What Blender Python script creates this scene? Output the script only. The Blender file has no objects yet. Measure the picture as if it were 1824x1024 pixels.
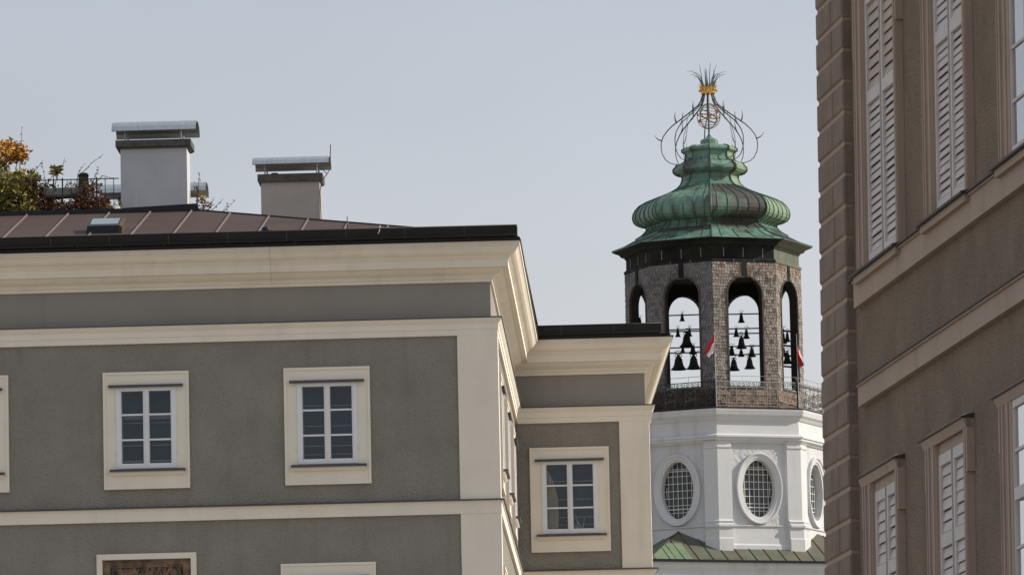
import bpy, bmesh, math, random
from mathutils import Vector, Matrix
rnd = random.Random(7)
S = bpy.context.scene
COL = S.collection
rad = math.radians

# ---------------------------------------------------------------- camera
PITCH = math.atan((2110 - 512) / 12000.0)
RHO = 0.022
R0 = Vector((1, 0, 0)); D0 = Vector((0, math.cos(PITCH), math.sin(PITCH))); U0 = Vector((0, -math.sin(PITCH), math.cos(PITCH)))
RX = R0 * math.cos(RHO) - U0 * math.sin(RHO)
UX = R0 * math.sin(RHO) + U0 * math.cos(RHO)
cd = bpy.data.cameras.new('camera'); cam = bpy.data.objects.new('camera', cd); COL.objects.link(cam)
m = Matrix((RX, UX, -D0)).transposed().to_4x4(); m.translation = Vector((0, 0, 1.7))
cam.matrix_world = m
cd.sensor_width = 36; cd.lens = 36 * 12000 / 1824.0; cd.clip_start = 1; cd.clip_end = 20000
S.camera = cam

# ---------------------------------------------------------------- light
SUN_EL = rad(32); SUN_AZ = rad(91)      # azimuth measured from the direction towards the camera (-y) turning to +x
sdir = Vector((math.sin(SUN_AZ) * math.cos(SUN_EL), -math.cos(SUN_AZ) * math.cos(SUN_EL), math.sin(SUN_EL)))
w = bpy.data.worlds.new('World'); S.world = w; w.use_nodes = True
nt = w.node_tree; bg = nt.nodes['Background']
sky = nt.nodes.new('ShaderNodeTexSky'); sky.sky_type = 'NISHITA'; sky.sun_disc = False
sky.sun_elevation = SUN_EL; sky.sun_rotation = math.atan2(sdir.x, sdir.y)
sky.air_density = 1.0; sky.dust_density = 3.0; sky.ozone_density = 1.0; sky.altitude = 400
# thin high haze veils the blue: the clear sky is mixed with a pale veil
hz = nt.nodes.new('ShaderNodeMix'); hz.data_type = 'RGBA'; hz.inputs[0].default_value = 0.75
hz.inputs[0].default_value = 0.88
tcw = nt.nodes.new('ShaderNodeTexCoord'); sx = nt.nodes.new('ShaderNodeSeparateXYZ'); nt.links.new(tcw.outputs['Generated'], sx.inputs[0])
def wrange(src, a, b, c, d):
    r = nt.nodes.new('ShaderNodeMapRange'); r.inputs[1].default_value = a; r.inputs[2].default_value = b; r.inputs[3].default_value = c; r.inputs[4].default_value = d
    r.interpolation_type = 'SMOOTHSTEP'; nt.links.new(src, r.inputs[0]); return r.outputs[0]
vg = nt.nodes.new('ShaderNodeMix'); vg.data_type = 'RGBA'; vg.inputs[6].default_value = (7.2, 7.15, 7.05, 1); vg.inputs[7].default_value = (4.75, 5.25, 6.05, 1)
nt.links.new(wrange(sx.outputs[2], 0.05, 0.22, 0, 1), vg.inputs[0])
vm = nt.nodes.new('ShaderNodeVectorMath'); vm.operation = 'SCALE'; nt.links.new(vg.outputs[2], vm.inputs[0]); nt.links.new(wrange(sx.outputs[0], -0.25, 0.25, 0.86, 1.06), vm.inputs['Scale'])
wn = nt.nodes.new('ShaderNodeTexNoise'); wn.inputs['Scale'].default_value = 9; wn.inputs['Detail'].default_value = 3
wmp = nt.nodes.new('ShaderNodeMapping'); wmp.inputs['Scale'].default_value = (1, 1, 2.5); wmp.inputs['Rotation'].default_value = (0, 0.4, 0); nt.links.new(tcw.outputs['Generated'], wmp.inputs[0]); nt.links.new(wmp.outputs[0], wn.inputs['Vector'])
vm2 = nt.nodes.new('ShaderNodeVectorMath'); vm2.operation = 'SCALE'; nt.links.new(vm.outputs[0], vm2.inputs[0]); nt.links.new(wrange(wn.outputs['Fac'], 0.3, 0.7, 0.965, 1.035), vm2.inputs['Scale'])
nt.links.new(vm2.outputs[0], hz.inputs[7])
nt.links.new(sky.outputs[0], hz.inputs[6]); nt.links.new(hz.outputs[2], bg.inputs[0])
bg.inputs[1].default_value = 0.11
sl = bpy.data.lights.new('sun', 'SUN'); sun = bpy.data.objects.new('sun', sl); COL.objects.link(sun)
sl.energy = 4.9; sl.angle = rad(0.6); sl.color = (1.0, 0.93, 0.80)
sun.rotation_euler = (-sdir).to_track_quat('-Z', 'Y').to_euler()
S.view_settings.view_transform = 'Standard'; S.view_settings.look = 'None'
S.view_settings.exposure = 0.0; S.view_settings.gamma = 1.0
S.cycles.max_bounces = 8; S.cycles.diffuse_bounces = 5; S.cycles.use_denoising = True

# ---------------------------------------------------------------- materials
def mat(name, col, rough=0.85, var=0.0, vscale=3.0, bump=0.0, bscale=30.0, metal=0.0, spec=0.3, col2=None, mixscale=1.0,
        mixlo=0.4, mixhi=0.6, stretch=(1, 1, 1), island=None, speck=None, streak=0.0, sscale=1.6, detail=4.0, bdist=0.01):
    M = bpy.data.materials.new(name); M.use_nodes = True
    t = M.node_tree; N = t.nodes; L = t.links; P = N['Principled BSDF']
    P.inputs['Roughness'].default_value = rough; P.inputs['Metallic'].default_value = metal
    P.inputs['Specular IOR Level'].default_value = spec
    tc = N.new('ShaderNodeTexCoord'); mp = N.new('ShaderNodeMapping'); mp.inputs['Scale'].default_value = stretch
    L.new(tc.outputs['Object'], mp.inputs[0])
    rgb = N.new('ShaderNodeRGB'); rgb.outputs[0].default_value = (*col, 1); out = rgb.outputs[0]
    def noise(sc, det=4.0):
        n = N.new('ShaderNodeTexNoise'); n.inputs['Scale'].default_value = sc; n.inputs['Detail'].default_value = det
        L.new(mp.outputs[0], n.inputs['Vector']); return n.outputs['Fac']
    def rng(s, a, b, c, d):
        r = N.new('ShaderNodeMapRange'); r.inputs[1].default_value = a; r.inputs[2].default_value = b
        r.inputs[3].default_value = c; r.inputs[4].default_value = d; L.new(s, r.inputs[0]); return r.outputs[0]
    def mix(f, a, b, mode='MIX'):
        x = N.new('ShaderNodeMix'); x.data_type = 'RGBA'; x.blend_type = mode
        if isinstance(f, float): x.inputs[0].default_value = f
        else: L.new(f, x.inputs[0])
        for i, v in ((6, a), (7, b)):
            if isinstance(v, tuple): x.inputs[i].default_value = (*v, 1)
            else: L.new(v, x.inputs[i])
        return x.outputs[2]
    if col2: out = mix(rng(noise(mixscale, 5), mixlo, mixhi, 0, 1), out, col2)
    if island:
        g = N.new('ShaderNodeNewGeometry')
        cr = N.new('ShaderNodeValToRGB'); el = cr.color_ramp.elements
        for i, c in enumerate(island):
            e = el[i] if i < 2 else el.new(0.5)
            e.position = i / (len(island) - 1); e.color = (*c, 1)
        # order fix: ramp sorts by position
        L.new(g.outputs['Random Per Island'], cr.inputs[0])
        out = cr.outputs[0] if not col2 else mix(0.6, out, cr.outputs[0])
    if var:
        gv = N.new('ShaderNodeMix'); gv.data_type = 'RGBA'; gv.blend_type = 'MULTIPLY'; gv.inputs[0].default_value = 1
        L.new(out, gv.inputs[6])
        cb = N.new('ShaderNodeCombineColor'); v = rng(noise(vscale, 6), 0.25, 0.75, 1 - var, 1 + var)
        for i in range(3): L.new(v, cb.inputs[i])
        L.new(cb.outputs[0], gv.inputs[7]); out = gv.outputs[2]
    if streak:  # rain streaks and grime running down
        m2 = N.new('ShaderNodeMapping'); m2.inputs['Scale'].default_value = (1, 1, 0.12); L.new(tc.outputs['Object'], m2.inputs[0])
        n2 = N.new('ShaderNodeTexNoise'); n2.inputs['Scale'].default_value = sscale * 2.5; n2.inputs['Detail'].default_value = 7; L.new(m2.outputs[0], n2.inputs['Vector'])
        f1 = rng(n2.outputs['Fac'], 0.5, 0.75, 0, 1)
        n3 = N.new('ShaderNodeTexNoise'); n3.inputs['Scale'].default_value = sscale * 0.5; n3.inputs['Detail'].default_value = 3; L.new(tc.outputs['Object'], n3.inputs['Vector'])
        mm = N.new('ShaderNodeMath'); mm.operation = 'MULTIPLY'; L.new(f1, mm.inputs[0]); L.new(rng(n3.outputs['Fac'], 0.4, 0.65, 0, streak), mm.inputs[1])
        out = mix(mm.outputs[0], out, (0.1, 0.085, 0.07))
    if speck:   # small pits and dark stones in the rough cast: (scale, threshold, colour)
        out = mix(rng(noise(speck[0], 2), speck[1], speck[1] + 0.06, 0, 1), out, speck[2])
    L.new(out, P.inputs['Base Color'])
    if bump:
        b = N.new('ShaderNodeBump'); b.inputs['Strength'].default_value = bump; b.inputs['Distance'].default_value = bdist
        L.new(noise(bscale, detail), b.inputs['Height']); L.new(b.outputs[0], P.inputs['Normal'])
    return M

def glass_mat(name, tint=(0.85, 0.9, 0.95), base=0.02):
    M = bpy.data.materials.new(name); M.use_nodes = True
    t = M.node_tree; N = t.nodes; L = t.links; N.remove(N['Principled BSDF'])
    tr = N.new('ShaderNodeBsdfTransparent'); tr.inputs[0].default_value = (*tint, 1)
    gl = N.new('ShaderNodeBsdfGlossy'); gl.inputs['Roughness'].default_value = 0.02
    fr = N.new('ShaderNodeFresnel'); fr.inputs[0].default_value = 1.5
    ad = N.new('ShaderNodeMath'); ad.operation = 'ADD'; ad.inputs[1].default_value = base; ad.use_clamp = True
    L.new(fr.outputs[0], ad.inputs[0])
    mx = N.new('ShaderNodeMixShader'); L.new(ad.outputs[0], mx.inputs[0]); L.new(tr.outputs[0], mx.inputs[1]); L.new(gl.outputs[0], mx.inputs[2])
    L.new(mx.outputs[0], N['Material Output'].inputs[0])
    return M

M = dict(
    trim=mat('cream plaster', (0.775, 0.705, 0.61), 0.9, var=0.05, vscale=1.3, streak=0.13, bump=0.12, bscale=14),
    wallA=mat('grey roughcast', (0.268, 0.245, 0.215), 0.95, var=0.12, vscale=1.1, streak=0.3, bump=1.0, bscale=24, bdist=0.05, speck=(34, 0.63, (0.17, 0.155, 0.135))),
    frieze=mat('smooth grey plaster', (0.27, 0.25, 0.225), 0.95, streak=0.2, var=0.05, vscale=0.9, bump=0.1, bscale=10),
    dark_metal=mat('black painted metal', (0.011, 0.011, 0.016), 0.45, var=0.3, vscale=3, spec=0.3),
    cap_metal=mat('dark grey sheet metal', (0.085, 0.083, 0.092), 0.6, var=0.15, vscale=4),
    roof=mat('brown sheet metal roof', (0.072, 0.047, 0.037), 0.7, var=0.22, vscale=1.2, stretch=(0.5, 3, 3), spec=0.2, streak=0.3),
    seam=mat('roof seam metal', (0.115, 0.09, 0.085), 0.6, var=0.15, vscale=6, spec=0.5),
    chim=mat('chimney render', (0.5, 0.5, 0.52), 0.95, streak=0.3, sscale=2.5, var=0.06, vscale=2.2, bump=0.3, bscale=18),
    chim2=mat('beige chimney render', (0.42, 0.38, 0.35), 0.95, streak=0.3, sscale=2.5, var=0.07, vscale=2.2, bump=0.4, bscale=18),
    slab=mat('weathered concrete', (0.1, 0.093, 0.085), 0.95, var=0.35, vscale=7, bump=0.5, bscale=25),
    zinc=mat('zinc sheet', (0.45, 0.48, 0.5), 0.42, var=0.12, vscale=5, metal=0.75, stretch=(4, 1, 1), spec=0.5),
    iron=mat('dark iron', (0.03, 0.028, 0.026), 0.65, var=0.3, vscale=8),
    crack=mat('dirty joint', (0.45, 0.38, 0.31), 0.9),
    white_paint=mat('white window paint', (0.74, 0.74, 0.76), 0.5, var=0.04, vscale=4),
    blind=mat('blue grey blind', (0.025, 0.085, 0.16), 0.9, var=0.3, vscale=2.0),
    blindline=mat('inner sash paint', (0.3, 0.32, 0.34), 0.7),
    glass=glass_mat('window glass'),
    niche=mat('weathered brown stone', (0.26, 0.165, 0.115), 0.95, var=0.5, vscale=14, bump=0.8, bscale=22, bdist=0.03, col2=(0.09, 0.075, 0.06), mixscale=7),
    white=mat('white lime plaster', (0.56, 0.56, 0.57), 0.9, streak=0.35, sscale=1.2, var=0.05, vscale=0.9, bump=0.15, bscale=6, bdist=0.02),
    stucco=mat('rough white stucco', (0.52, 0.52, 0.535), 0.95, streak=0.3, sscale=1.2, var=0.05, vscale=2, bump=0.9, bscale=5.5, bdist=0.06, detail=3),
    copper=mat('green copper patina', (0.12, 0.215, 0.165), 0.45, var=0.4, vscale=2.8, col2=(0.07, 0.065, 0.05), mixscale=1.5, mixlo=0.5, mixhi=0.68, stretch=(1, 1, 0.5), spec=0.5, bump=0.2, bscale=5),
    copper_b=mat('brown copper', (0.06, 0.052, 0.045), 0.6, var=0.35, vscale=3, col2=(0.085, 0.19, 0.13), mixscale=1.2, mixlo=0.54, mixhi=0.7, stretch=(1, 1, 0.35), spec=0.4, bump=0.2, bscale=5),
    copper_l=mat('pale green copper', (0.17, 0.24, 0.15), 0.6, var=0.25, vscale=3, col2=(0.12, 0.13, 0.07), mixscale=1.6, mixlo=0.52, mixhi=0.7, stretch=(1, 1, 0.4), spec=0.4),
    copper_seam=mat('copper seam', (0.055, 0.1, 0.075), 0.6, var=0.4, vscale=5),
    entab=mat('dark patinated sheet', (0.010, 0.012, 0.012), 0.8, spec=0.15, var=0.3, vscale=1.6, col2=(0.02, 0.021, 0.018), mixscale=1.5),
    entab_sunlit=mat('sunlight tinted patinated sheet', (0.11, 0.115, 0.085), 0.7, var=0.2, vscale=1.6),  # lighter copy of the sheet: sunlight on the right faces put into its colour
    entab_seam=mat('light solder joints', (0.2, 0.21, 0.2), 0.6),
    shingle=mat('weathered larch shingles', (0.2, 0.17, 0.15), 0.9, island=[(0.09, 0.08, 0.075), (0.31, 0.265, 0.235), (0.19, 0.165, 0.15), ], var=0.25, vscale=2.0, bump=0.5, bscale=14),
    shingle_left_low=mat('black brown shingles', (0.07, 0.05, 0.045), 0.9, island=[(0.05, 0.035, 0.032), (0.1, 0.07, 0.06), (0.07, 0.05, 0.045)], var=0.2),
    shingle_n=mat('darker grey shingles', (0.2, 0.17, 0.15), 0.9, island=[(0.1, 0.095, 0.1), (0.2, 0.185, 0.18), (0.14, 0.13, 0.13), ], var=0.25, vscale=2.0, bump=0.5, bscale=14),  # darker, greyer shingle set for the left faces
    shingle_r=mat('reddish larch shingles', (0.25, 0.14, 0.1), 0.9, island=[(0.12, 0.075, 0.055), (0.28, 0.21, 0.165), (0.19, 0.11, 0.08)], var=0.25, vscale=1.4, bump=0.5, bscale=14),
    shingle_dark=mat('dark arch trim', (0.07, 0.058, 0.05), 0.9, var=0.4, vscale=6),
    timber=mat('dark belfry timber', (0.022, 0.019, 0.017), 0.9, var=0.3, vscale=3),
    bronze=mat('dark bell bronze', (0.022, 0.024, 0.022), 0.55, var=0.3, vscale=4, metal=0.3),
    gold=mat('gilding', (0.75, 0.47, 0.16), 0.22, var=0.45, vscale=14, metal=1.0),
    copperrod=mat('reddish gilt bronze', (0.24, 0.12, 0.06), 0.45, var=0.3, vscale=20, metal=0.7),
    leafiron=mat('green grey painted iron', (0.055, 0.065, 0.06), 0.6, var=0.3, vscale=8),
    base_roof=mat('brown green sheet roof', (0.115, 0.1, 0.07), 0.6, var=0.25, vscale=1.1, spec=0.4, col2=(0.1, 0.12, 0.08), mixscale=0.8),
    base_green=mat('green sheet roof', (0.15, 0.2, 0.12), 0.6, var=0.2, vscale=1.5, spec=0.4),
    dome_glass=mat('dark church glass', (0.035, 0.037, 0.042), 0.12, var=0.5, vscale=3.2, spec=0.5),
    lead=mat('white painted glazing bars', (0.6, 0.6, 0.58), 0.6),
    red=mat('red flag cloth', (0.5, 0.02, 0.035), 0.8), flagwhite=mat('white flag cloth', (0.7, 0.68, 0.66), 0.8),
    wallR=mat('brown roughcast', (0.26, 0.196, 0.145), 0.97, streak=0.25, var=0.2, vscale=1.6, bump=1.0, bscale=46, bdist=0.03, speck=(44, 0.6, (0.085, 0.06, 0.048)), detail=8),
    quoin=mat('brown quoin render', (0.25, 0.19, 0.152), 0.97, streak=0.5, sscale=3, var=0.2, vscale=3.5, bump=0.7, bscale=45, bdist=0.012, speck=(60, 0.68, (0.08, 0.06, 0.05))),
    groove=mat('pink brown joint paint', (0.4, 0.29, 0.235), 0.9, var=0.08, vscale=4),
    trimR=mat('dusty pink brown plaster', (0.42, 0.322, 0.262), 0.92, streak=0.3, sscale=2, var=0.08, vscale=1.6, bump=0.15, bscale=16),
    shutter=mat('off white shutter paint', (0.63, 0.57, 0.55), 0.6, var=0.09, vscale=3, bump=0.1, bscale=30),
    tan=mat('tan louvre paint', (0.5, 0.42, 0.35), 0.7, var=0.12, vscale=5),
    black=mat('dark cavity', (0.012, 0.011, 0.012), 0.95),
    capR=mat('dark brown sill metal', (0.06, 0.045, 0.04), 0.6, var=0.2, vscale=4),
    ground=mat('stone paving', (0.31, 0.275, 0.22), 0.95, var=0.2, vscale=0.4, bump=0.3, bscale=4),
    stem=mat('twig bark', (0.06, 0.045, 0.035), 0.9),
    planter=mat('grey green trough', (0.25, 0.27, 0.25), 0.8, var=0.15, vscale=5, stretch=(3, 1, 1)),
    rust=mat('brown base of trough', (0.1, 0.065, 0.045), 0.8, var=0.2, vscale=5),
    pot=mat('dark red brown clay', (0.07, 0.035, 0.03), 0.8, var=0.4, vscale=6),
    steel=mat('galvanised steel', (0.35, 0.35, 0.35), 0.5, metal=0.5),
    leaf_green=mat('green autumn leaves', (0.1, 0.13, 0.03), 0.6, island=[(0.06, 0.06, 0.02), (0.45, 0.34, 0.08), (0.17, 0.2, 0.05)], spec=0.3),
    leaf_yellow=mat('yellow autumn leaves', (0.5, 0.3, 0.05), 0.6, island=[(0.2, 0.09, 0.02), (0.6, 0.33, 0.05), (0.4, 0.15, 0.03)]),
    leaf_red=mat('red brown autumn leaves', (0.15, 0.06, 0.04), 0.6, island=[(0.05, 0.028, 0.02), (0.24, 0.09, 0.045), (0.11, 0.06, 0.03)]),
)

# ---------------------------------------------------------------- mesh helpers
class MB:
    def __init__(s, T=None): s.v = []; s.f = []; s.mi = []; s.T = T; s.cur = 0
    def pt(s, p):
        if s.T: p = s.T(*p)
        s.v.append(tuple(p)); return len(s.v) - 1
    def face(s, *pts):
        s.f.append([s.pt(p) for p in pts]); s.mi.append(s.cur)
    def idx(s, *i): s.f.append(list(i)); s.mi.append(s.cur)
    def box(s, a0, a1, b0, b1, c0, c1):
        i = [s.pt((a, b, c)) for a in (a0, a1) for b in (b0, b1) for c in (c0, c1)]
        for q in ((0, 1, 3, 2), (4, 6, 7, 5), (0, 4, 5, 1), (2, 3, 7, 6), (0, 2, 6, 4), (1, 5, 7, 3)): s.idx(*[i[k] for k in q])
    def hexa(s, p):
        i = [s.pt(q) for q in p]
        for q in ((0, 1, 2, 3), (4, 7, 6, 5), (0, 4, 5, 1), (1, 5, 6, 2), (2, 6, 7, 3), (3, 7, 4, 0)): s.idx(*[i[k] for k in q])
    def tube(s, pts, r, n=5, r1=None):
        pts = [Vector(p) for p in pts]; rings = []; prev = None
        for k, p in enumerate(pts):
            d = (pts[min(k + 1, len(pts) - 1)] - pts[max(k - 1, 0)]).normalized()
            if prev is None:
                a = Vector((0, 0, 1)) if abs(d.z) < 0.9 else Vector((1, 0, 0)); x = d.cross(a).normalized()
            else: x = (prev - d * prev.dot(d)).normalized()
            prev = x; y = d.cross(x); rr = r if r1 is None else r + (r1 - r) * k / max(1, len(pts) - 1)
            rings.append([s.pt(p + x * rr * math.cos(2 * math.pi * j / n) + y * rr * math.sin(2 * math.pi * j / n)) for j in range(n)])
        for a, b in zip(rings, rings[1:]):
            for j in range(n): s.idx(a[j], a[(j + 1) % n], b[(j + 1) % n], b[j])
        s.idx(*rings[0]); s.idx(*rings[-1][::-1])
    def lathe(s, prof, n=16, c=(0, 0, 0), cap=True, rot=0.0):
        rings = [[s.pt((c[0] + r * math.sin(2 * math.pi * (j + rot) / n), c[1] - r * math.cos(2 * math.pi * (j + rot) / n), c[2] + z)) for j in range(n)] for r, z in prof]
        for a, b in zip(rings, rings[1:]):
            for j in range(n): s.idx(a[j], a[(j + 1) % n], b[(j + 1) % n], b[j])
        if cap: s.idx(*rings[0][::-1]); s.idx(*rings[-1])
    def sweep(s, path, prof, closed=False, close_prof=True, ends=None):
        n = len(path); P = [Vector(p) for p in path]; rings = []
        for k in range(n):
            if closed or 0 < k < n - 1:
                d0 = (P[k] - P[k - 1]).normalized(); d1 = (P[(k + 1) % n] - P[k]).normalized()
            elif k == 0: d0 = d1 = (P[1] - P[0]).normalized()
            else: d0 = d1 = (P[-1] - P[-2]).normalized()
            n0 = Vector((d0.y, -d0.x)); n1 = Vector((d1.y, -d1.x)); mm = (n0 + n1).normalized(); mm = mm / max(0.2, mm.dot(n0))
            rings.append([s.pt((P[k].x + mm.x * o, P[k].y + mm.y * o, z)) for o, z in prof])
        rr = list(zip(rings, rings[1:])) + ([(rings[-1], rings[0])] if closed else [])
        q = len(prof)
        for a, b in rr:
            for j in range(q if close_prof else q - 1): s.idx(a[j], a[(j + 1) % q], b[(j + 1) % q], b[j])
        if not closed and close_prof: s.idx(*rings[0][::-1]); s.idx(*rings[-1])
    def build(s, name, mats, parent=None, smooth=False, loc=None):
        me = bpy.data.meshes.new(name); me.from_pydata(s.v, [], s.f)
        if not isinstance(mats, (list, tuple)): mats = [mats]
        for x in mats: me.materials.append(x)
        me.polygons.foreach_set('material_index', s.mi)
        bm = bmesh.new(); bm.from_mesh(me); bmesh.ops.recalc_face_normals(bm, faces=bm.faces); bm.to_mesh(me); bm.free()
        if smooth: me.polygons.foreach_set('use_smooth', [True] * len(me.polygons))
        me.update()
        o = bpy.data.objects.new(name, me); COL.objects.link(o)
        if parent: o.parent = parent
        if loc: o.location = loc
        return o

def tag(o, label=None, cat=None, group=None, kind=None):
    for k, v in (('label', label), ('category', cat), ('group', group), ('kind', kind)):
        if v: o[k] = v
    return o
def empty(name, loc, rz=0):
    o = bpy.data.objects.new(name, None); COL.objects.link(o); o.location = loc; o.rotation_euler = (0, 0, rz); o.empty_display_size = 0.3
    return o
def copy_tree(o, parent=None):
    c = o.copy(); COL.objects.link(c); c.parent = parent
    for ch in list(o.children): copy_tree(ch, c)
    return c

# ---------------------------------------------------------------- ground
g = MB(); g.face((-6000, -3000, 0), (6000, -3000, 0), (6000, 9000, 0), (-6000, 9000, 0))
tag(g.build('ground', M['ground']), kind='structure')

# ================================================================ corner building (left and centre)
TH = rad(1.7)
A = empty('corner_building', (-0.3246, 120.0, 0), -TH)
tag(A, 'grey and cream plastered corner building with black gutter, projecting rear wing and two chimneys', 'building')
SK = -0.09 / 14.38                      # the side wall is not quite square to the front
VB = 14.38; UB = 2.586; UI = -0.09
path_wall = [(-17, 0), (0, 0), (UI, VB), (UB, VB), (UB - 0.60, VB + 12)]

def holes_wall(mb, T, a0, a1, z0, z1, holes):
    mb.T = T
    xs = sorted({a0, a1, *[h[0] for h in holes], *[h[1] for h in holes]}); zs = sorted({z0, z1, *[h[2] for h in holes], *[h[3] for h in holes]})
    for xa, xb in zip(xs, xs[1:]):
        for za, zb in zip(zs, zs[1:]):
            cx, cz = (xa + xb) / 2, (za + zb) / 2
            if any(h[0] < cx < h[1] and h[2] < cz < h[3] for h in holes): continue
            mb.face((xa, 0, za), (xb, 0, za), (xb, 0, zb), (xa, 0, zb))
T_front = lambda a, o, z: (a, -o, z)
T_side = lambda a, o, z: (SK * a + o, a, z)
T_back = lambda a, o, z: (a, VB - o, z)
WIN_U = [-10.315, -7.065, -3.81]        # left edges of the upper surrounds on the front
WZ = 14.21                              # bottom of the upper surrounds
def hole(u, z, wd=1.0, h=1.40): return (u + 0.27, u + 0.27 + wd, z + 0.42, z + 0.42 + h)
LOWZ = 12.80 - 2.11
SIDE_V = [1.35, 5.6, 10.05]
wm = MB()
niche_hole = (-7.12, -5.53, 11.2, 12.95)
holes_wall(wm, T_front, -17, 0, 0, 17.0, [hole(u, WZ) for u in WIN_U] + [hole(-3.86, LOWZ)] + [niche_hole])
holes_wall(wm, T_side, 0, VB, 0, 17.0, [hole(v, WZ) for v in SIDE_V] + [hole(v, LOWZ) for v in SIDE_V[:2]])
holes_wall(wm, T_back, UI, UB, 0, 17.0, [hole(-2.41 + UB, WZ)])
wm.T = None
wm.face((UB, VB, 0), (UB - 0.60, VB + 12, 0), (UB - 0.60, VB + 12, 17), (UB, VB, 17))
wm.face((UB - 0.60, VB + 12, 0), (-17, VB + 12, 0), (-17, VB + 12, 17), (UB - 0.60, VB + 12, 17))
wm.face((-17, 0, 0), (-17, VB + 12, 0), (-17, VB + 12, 17), (-17, 0, 17))
wm.build('wall', M['wallA'], A)
# frieze, set back a little
fm = MB(); fm.sweep([(-17, 0.07), (-0.07, 0.07), (UI - 0.07, VB + 0.07), (UB - 0.07, VB + 0.07), (UB - 0.67, VB + 12)], [(0, 17.1), (0, 17.95), (-0.3, 17.95), (-0.3, 17.1)])
fm.build('frieze', M['frieze'], A)
# pilasters at the corners
for z0, z1 in ((0, 13.63), (13.85, 16.85)):
    pm = MB(); pm.sweep([(-0.68, 0), (0, 0), (SK * .42, 0.42)], [(.045, z0), (.045, z1), (-.2, z1), (-.2, z0)]); pm.build('pilaster', M['trim'], A)
    pm = MB(); pm.box(UB - 0.6, UB, VB - 0.045, VB + 0.5, z0, z1 - .003); pm.build('pilaster', M['trim'], A)
# string courses with dark metal caps
arch = [(0.0, 16.83), (0.05, 16.83), (0.05, 16.93), (0.065, 16.94), (0.065, 17.04), (0.085, 17.06), (0.115, 17.1), (0.115, 17.135), (-0.3, 17.135), (-0.3, 16.83)]
am = MB(); am.sweep(path_wall, arch); am.build('architrave', M['trim'], A)
cm = MB(); cm.sweep(path_wall, [(0.135, 17.137), (0.135, 17.155), (-0.1, 17.18), (-0.1, 17.137)]); c_ = cm.build('architrave_cap', M['cap_metal'], A)
for zt in (13.86,):
    sm = MB(); sm.sweep(path_wall, [(0.0, zt - 0.24), (0.055, zt - 0.24), (0.055, zt - 0.05), (0.085, zt - 0.03), (0.085, zt - 0.01), (-0.2, zt - 0.01), (-0.2, zt - 0.24)]); sm.build('string_course', M['trim'], A)
    sm = MB(); sm.sweep(path_wall, [(0.115, zt - 0.008), (0.115, zt + 0.012), (-0.05, zt + 0.045), (-0.05, zt - 0.008)]); sm.build('string_course_cap', M['cap_metal'], A)
# main cornice
corn = [(-0.1, 17.8), (-0.03, 17.8), (-0.03, 17.86), (0.0, 17.865), (0.0, 17.89), (0.03, 17.92), (0.1, 17.95), (0.15, 17.99), (0.17, 18.035), (0.255, 18.035), (0.255, 18.03), (0.27, 18.03), (0.27, 18.165), (0.29, 18.17),
        (0.29, 18.19), (0.315, 18.2), (0.315, 18.22), (0.33, 18.235), (0.37, 18.245), (0.41, 18.28), (0.44, 18.33), (0.47, 18.37), (0.49, 18.38), (0.49, 18.46), (0.45, 18.465), (-0.1, 18.465)]
km = MB(); km.sweep(path_wall, corn); ck = km.build('cornice', M['trim'], A)
for uj in (-4.0,):   # hairline joints across the run moulding
    jm = MB(); jm.sweep([(uj, 0), (uj + .007, 0)], [(o + .002, z) for o, z in corn[3:-2]], close_prof=False); jm.build('cornice_joint', M['crack'], ck)
em = MB(); em.sweep(path_wall, [(0.515, 18.467), (0.515, 18.485), (0.2, 18.54), (-0.1, 18.54), (-0.1, 18.467)]); em.build('eave_flashing', M['dark_metal'], A)
# gutters
def gutter(u0, u1, v, zc, r, name='gutter'):
    mb = MB(); n = 12
    for k in range(n):
        a0 = math.pi * k / n; a1 = math.pi * (k + 1) / n
        p = lambda a, rr: (v - rr * math.cos(a), zc - rr * 1.05 * math.sin(a))
        for rr in (r, r - 0.012):
            (ya, za), (yb, zb) = p(a0, rr), p(a1, rr)
            mb.face((u0, ya, za), (u1, ya, za), (u1, yb, zb), (u0, yb, zb))
    for ue in (u0, u1):
        mb.idx(*[mb.pt((ue + (0.0 if 0 < k < n else 0), v - r * math.cos(math.pi * k / n), zc - r * 1.05 * math.sin(math.pi * k / n))) for k in range(n + 1)])
    mb.tube([(u0, v - r, zc), (u1, v - r, zc)], 0.014, 6)
    g_ = mb.build(name, M['dark_metal'], A)
    for p_ in g_.data.polygons:
        if len(p_.vertices) == 4: p_.use_smooth = True
    u = u1 - 0.95
    while u > u0 + 0.2:
        jb = MB(); pts = [(u, v - (r + 0.004) * math.cos(math.pi * k / 10), zc - (r + 0.004) * 1.05 * math.sin(math.pi * k / 10)) for k in range(6)]
        for p, q in zip(pts, pts[1:]): jb.face(p, (p[0] + 0.01, p[1], p[2]), (q[0] + 0.01, q[1], q[2]), q)
        jb.build('gutter_joint', M['cap_metal'], g_); u -= 1.06
gutter(-17, 0.46, -0.62, 18.70, 0.16)
gutter(UI + 0.5, UB + 0.30, VB - 0.60, 18.70, 0.16)
hk = MB(); hk.tube([(-2.0, -0.80, 18.68), (-2.0, -0.83, 18.64), (-2.03, -0.83, 18.6)], 0.012, 5); hk.tube([(-2.0, -0.7, 18.76), (-2.0, -0.72, 18.62)], 0.02, 6); hk.build('gutter_hook', M['steel'], A)
for (u0, u1, vv) in ((-17, .44, 0), (UI + .42, UB + .27, VB)):
    q = MB(); q.box(u0, u1, vv - .53, vv - .40, 18.475, 18.70); q.build('fascia', M['dark_metal'], A)
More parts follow.
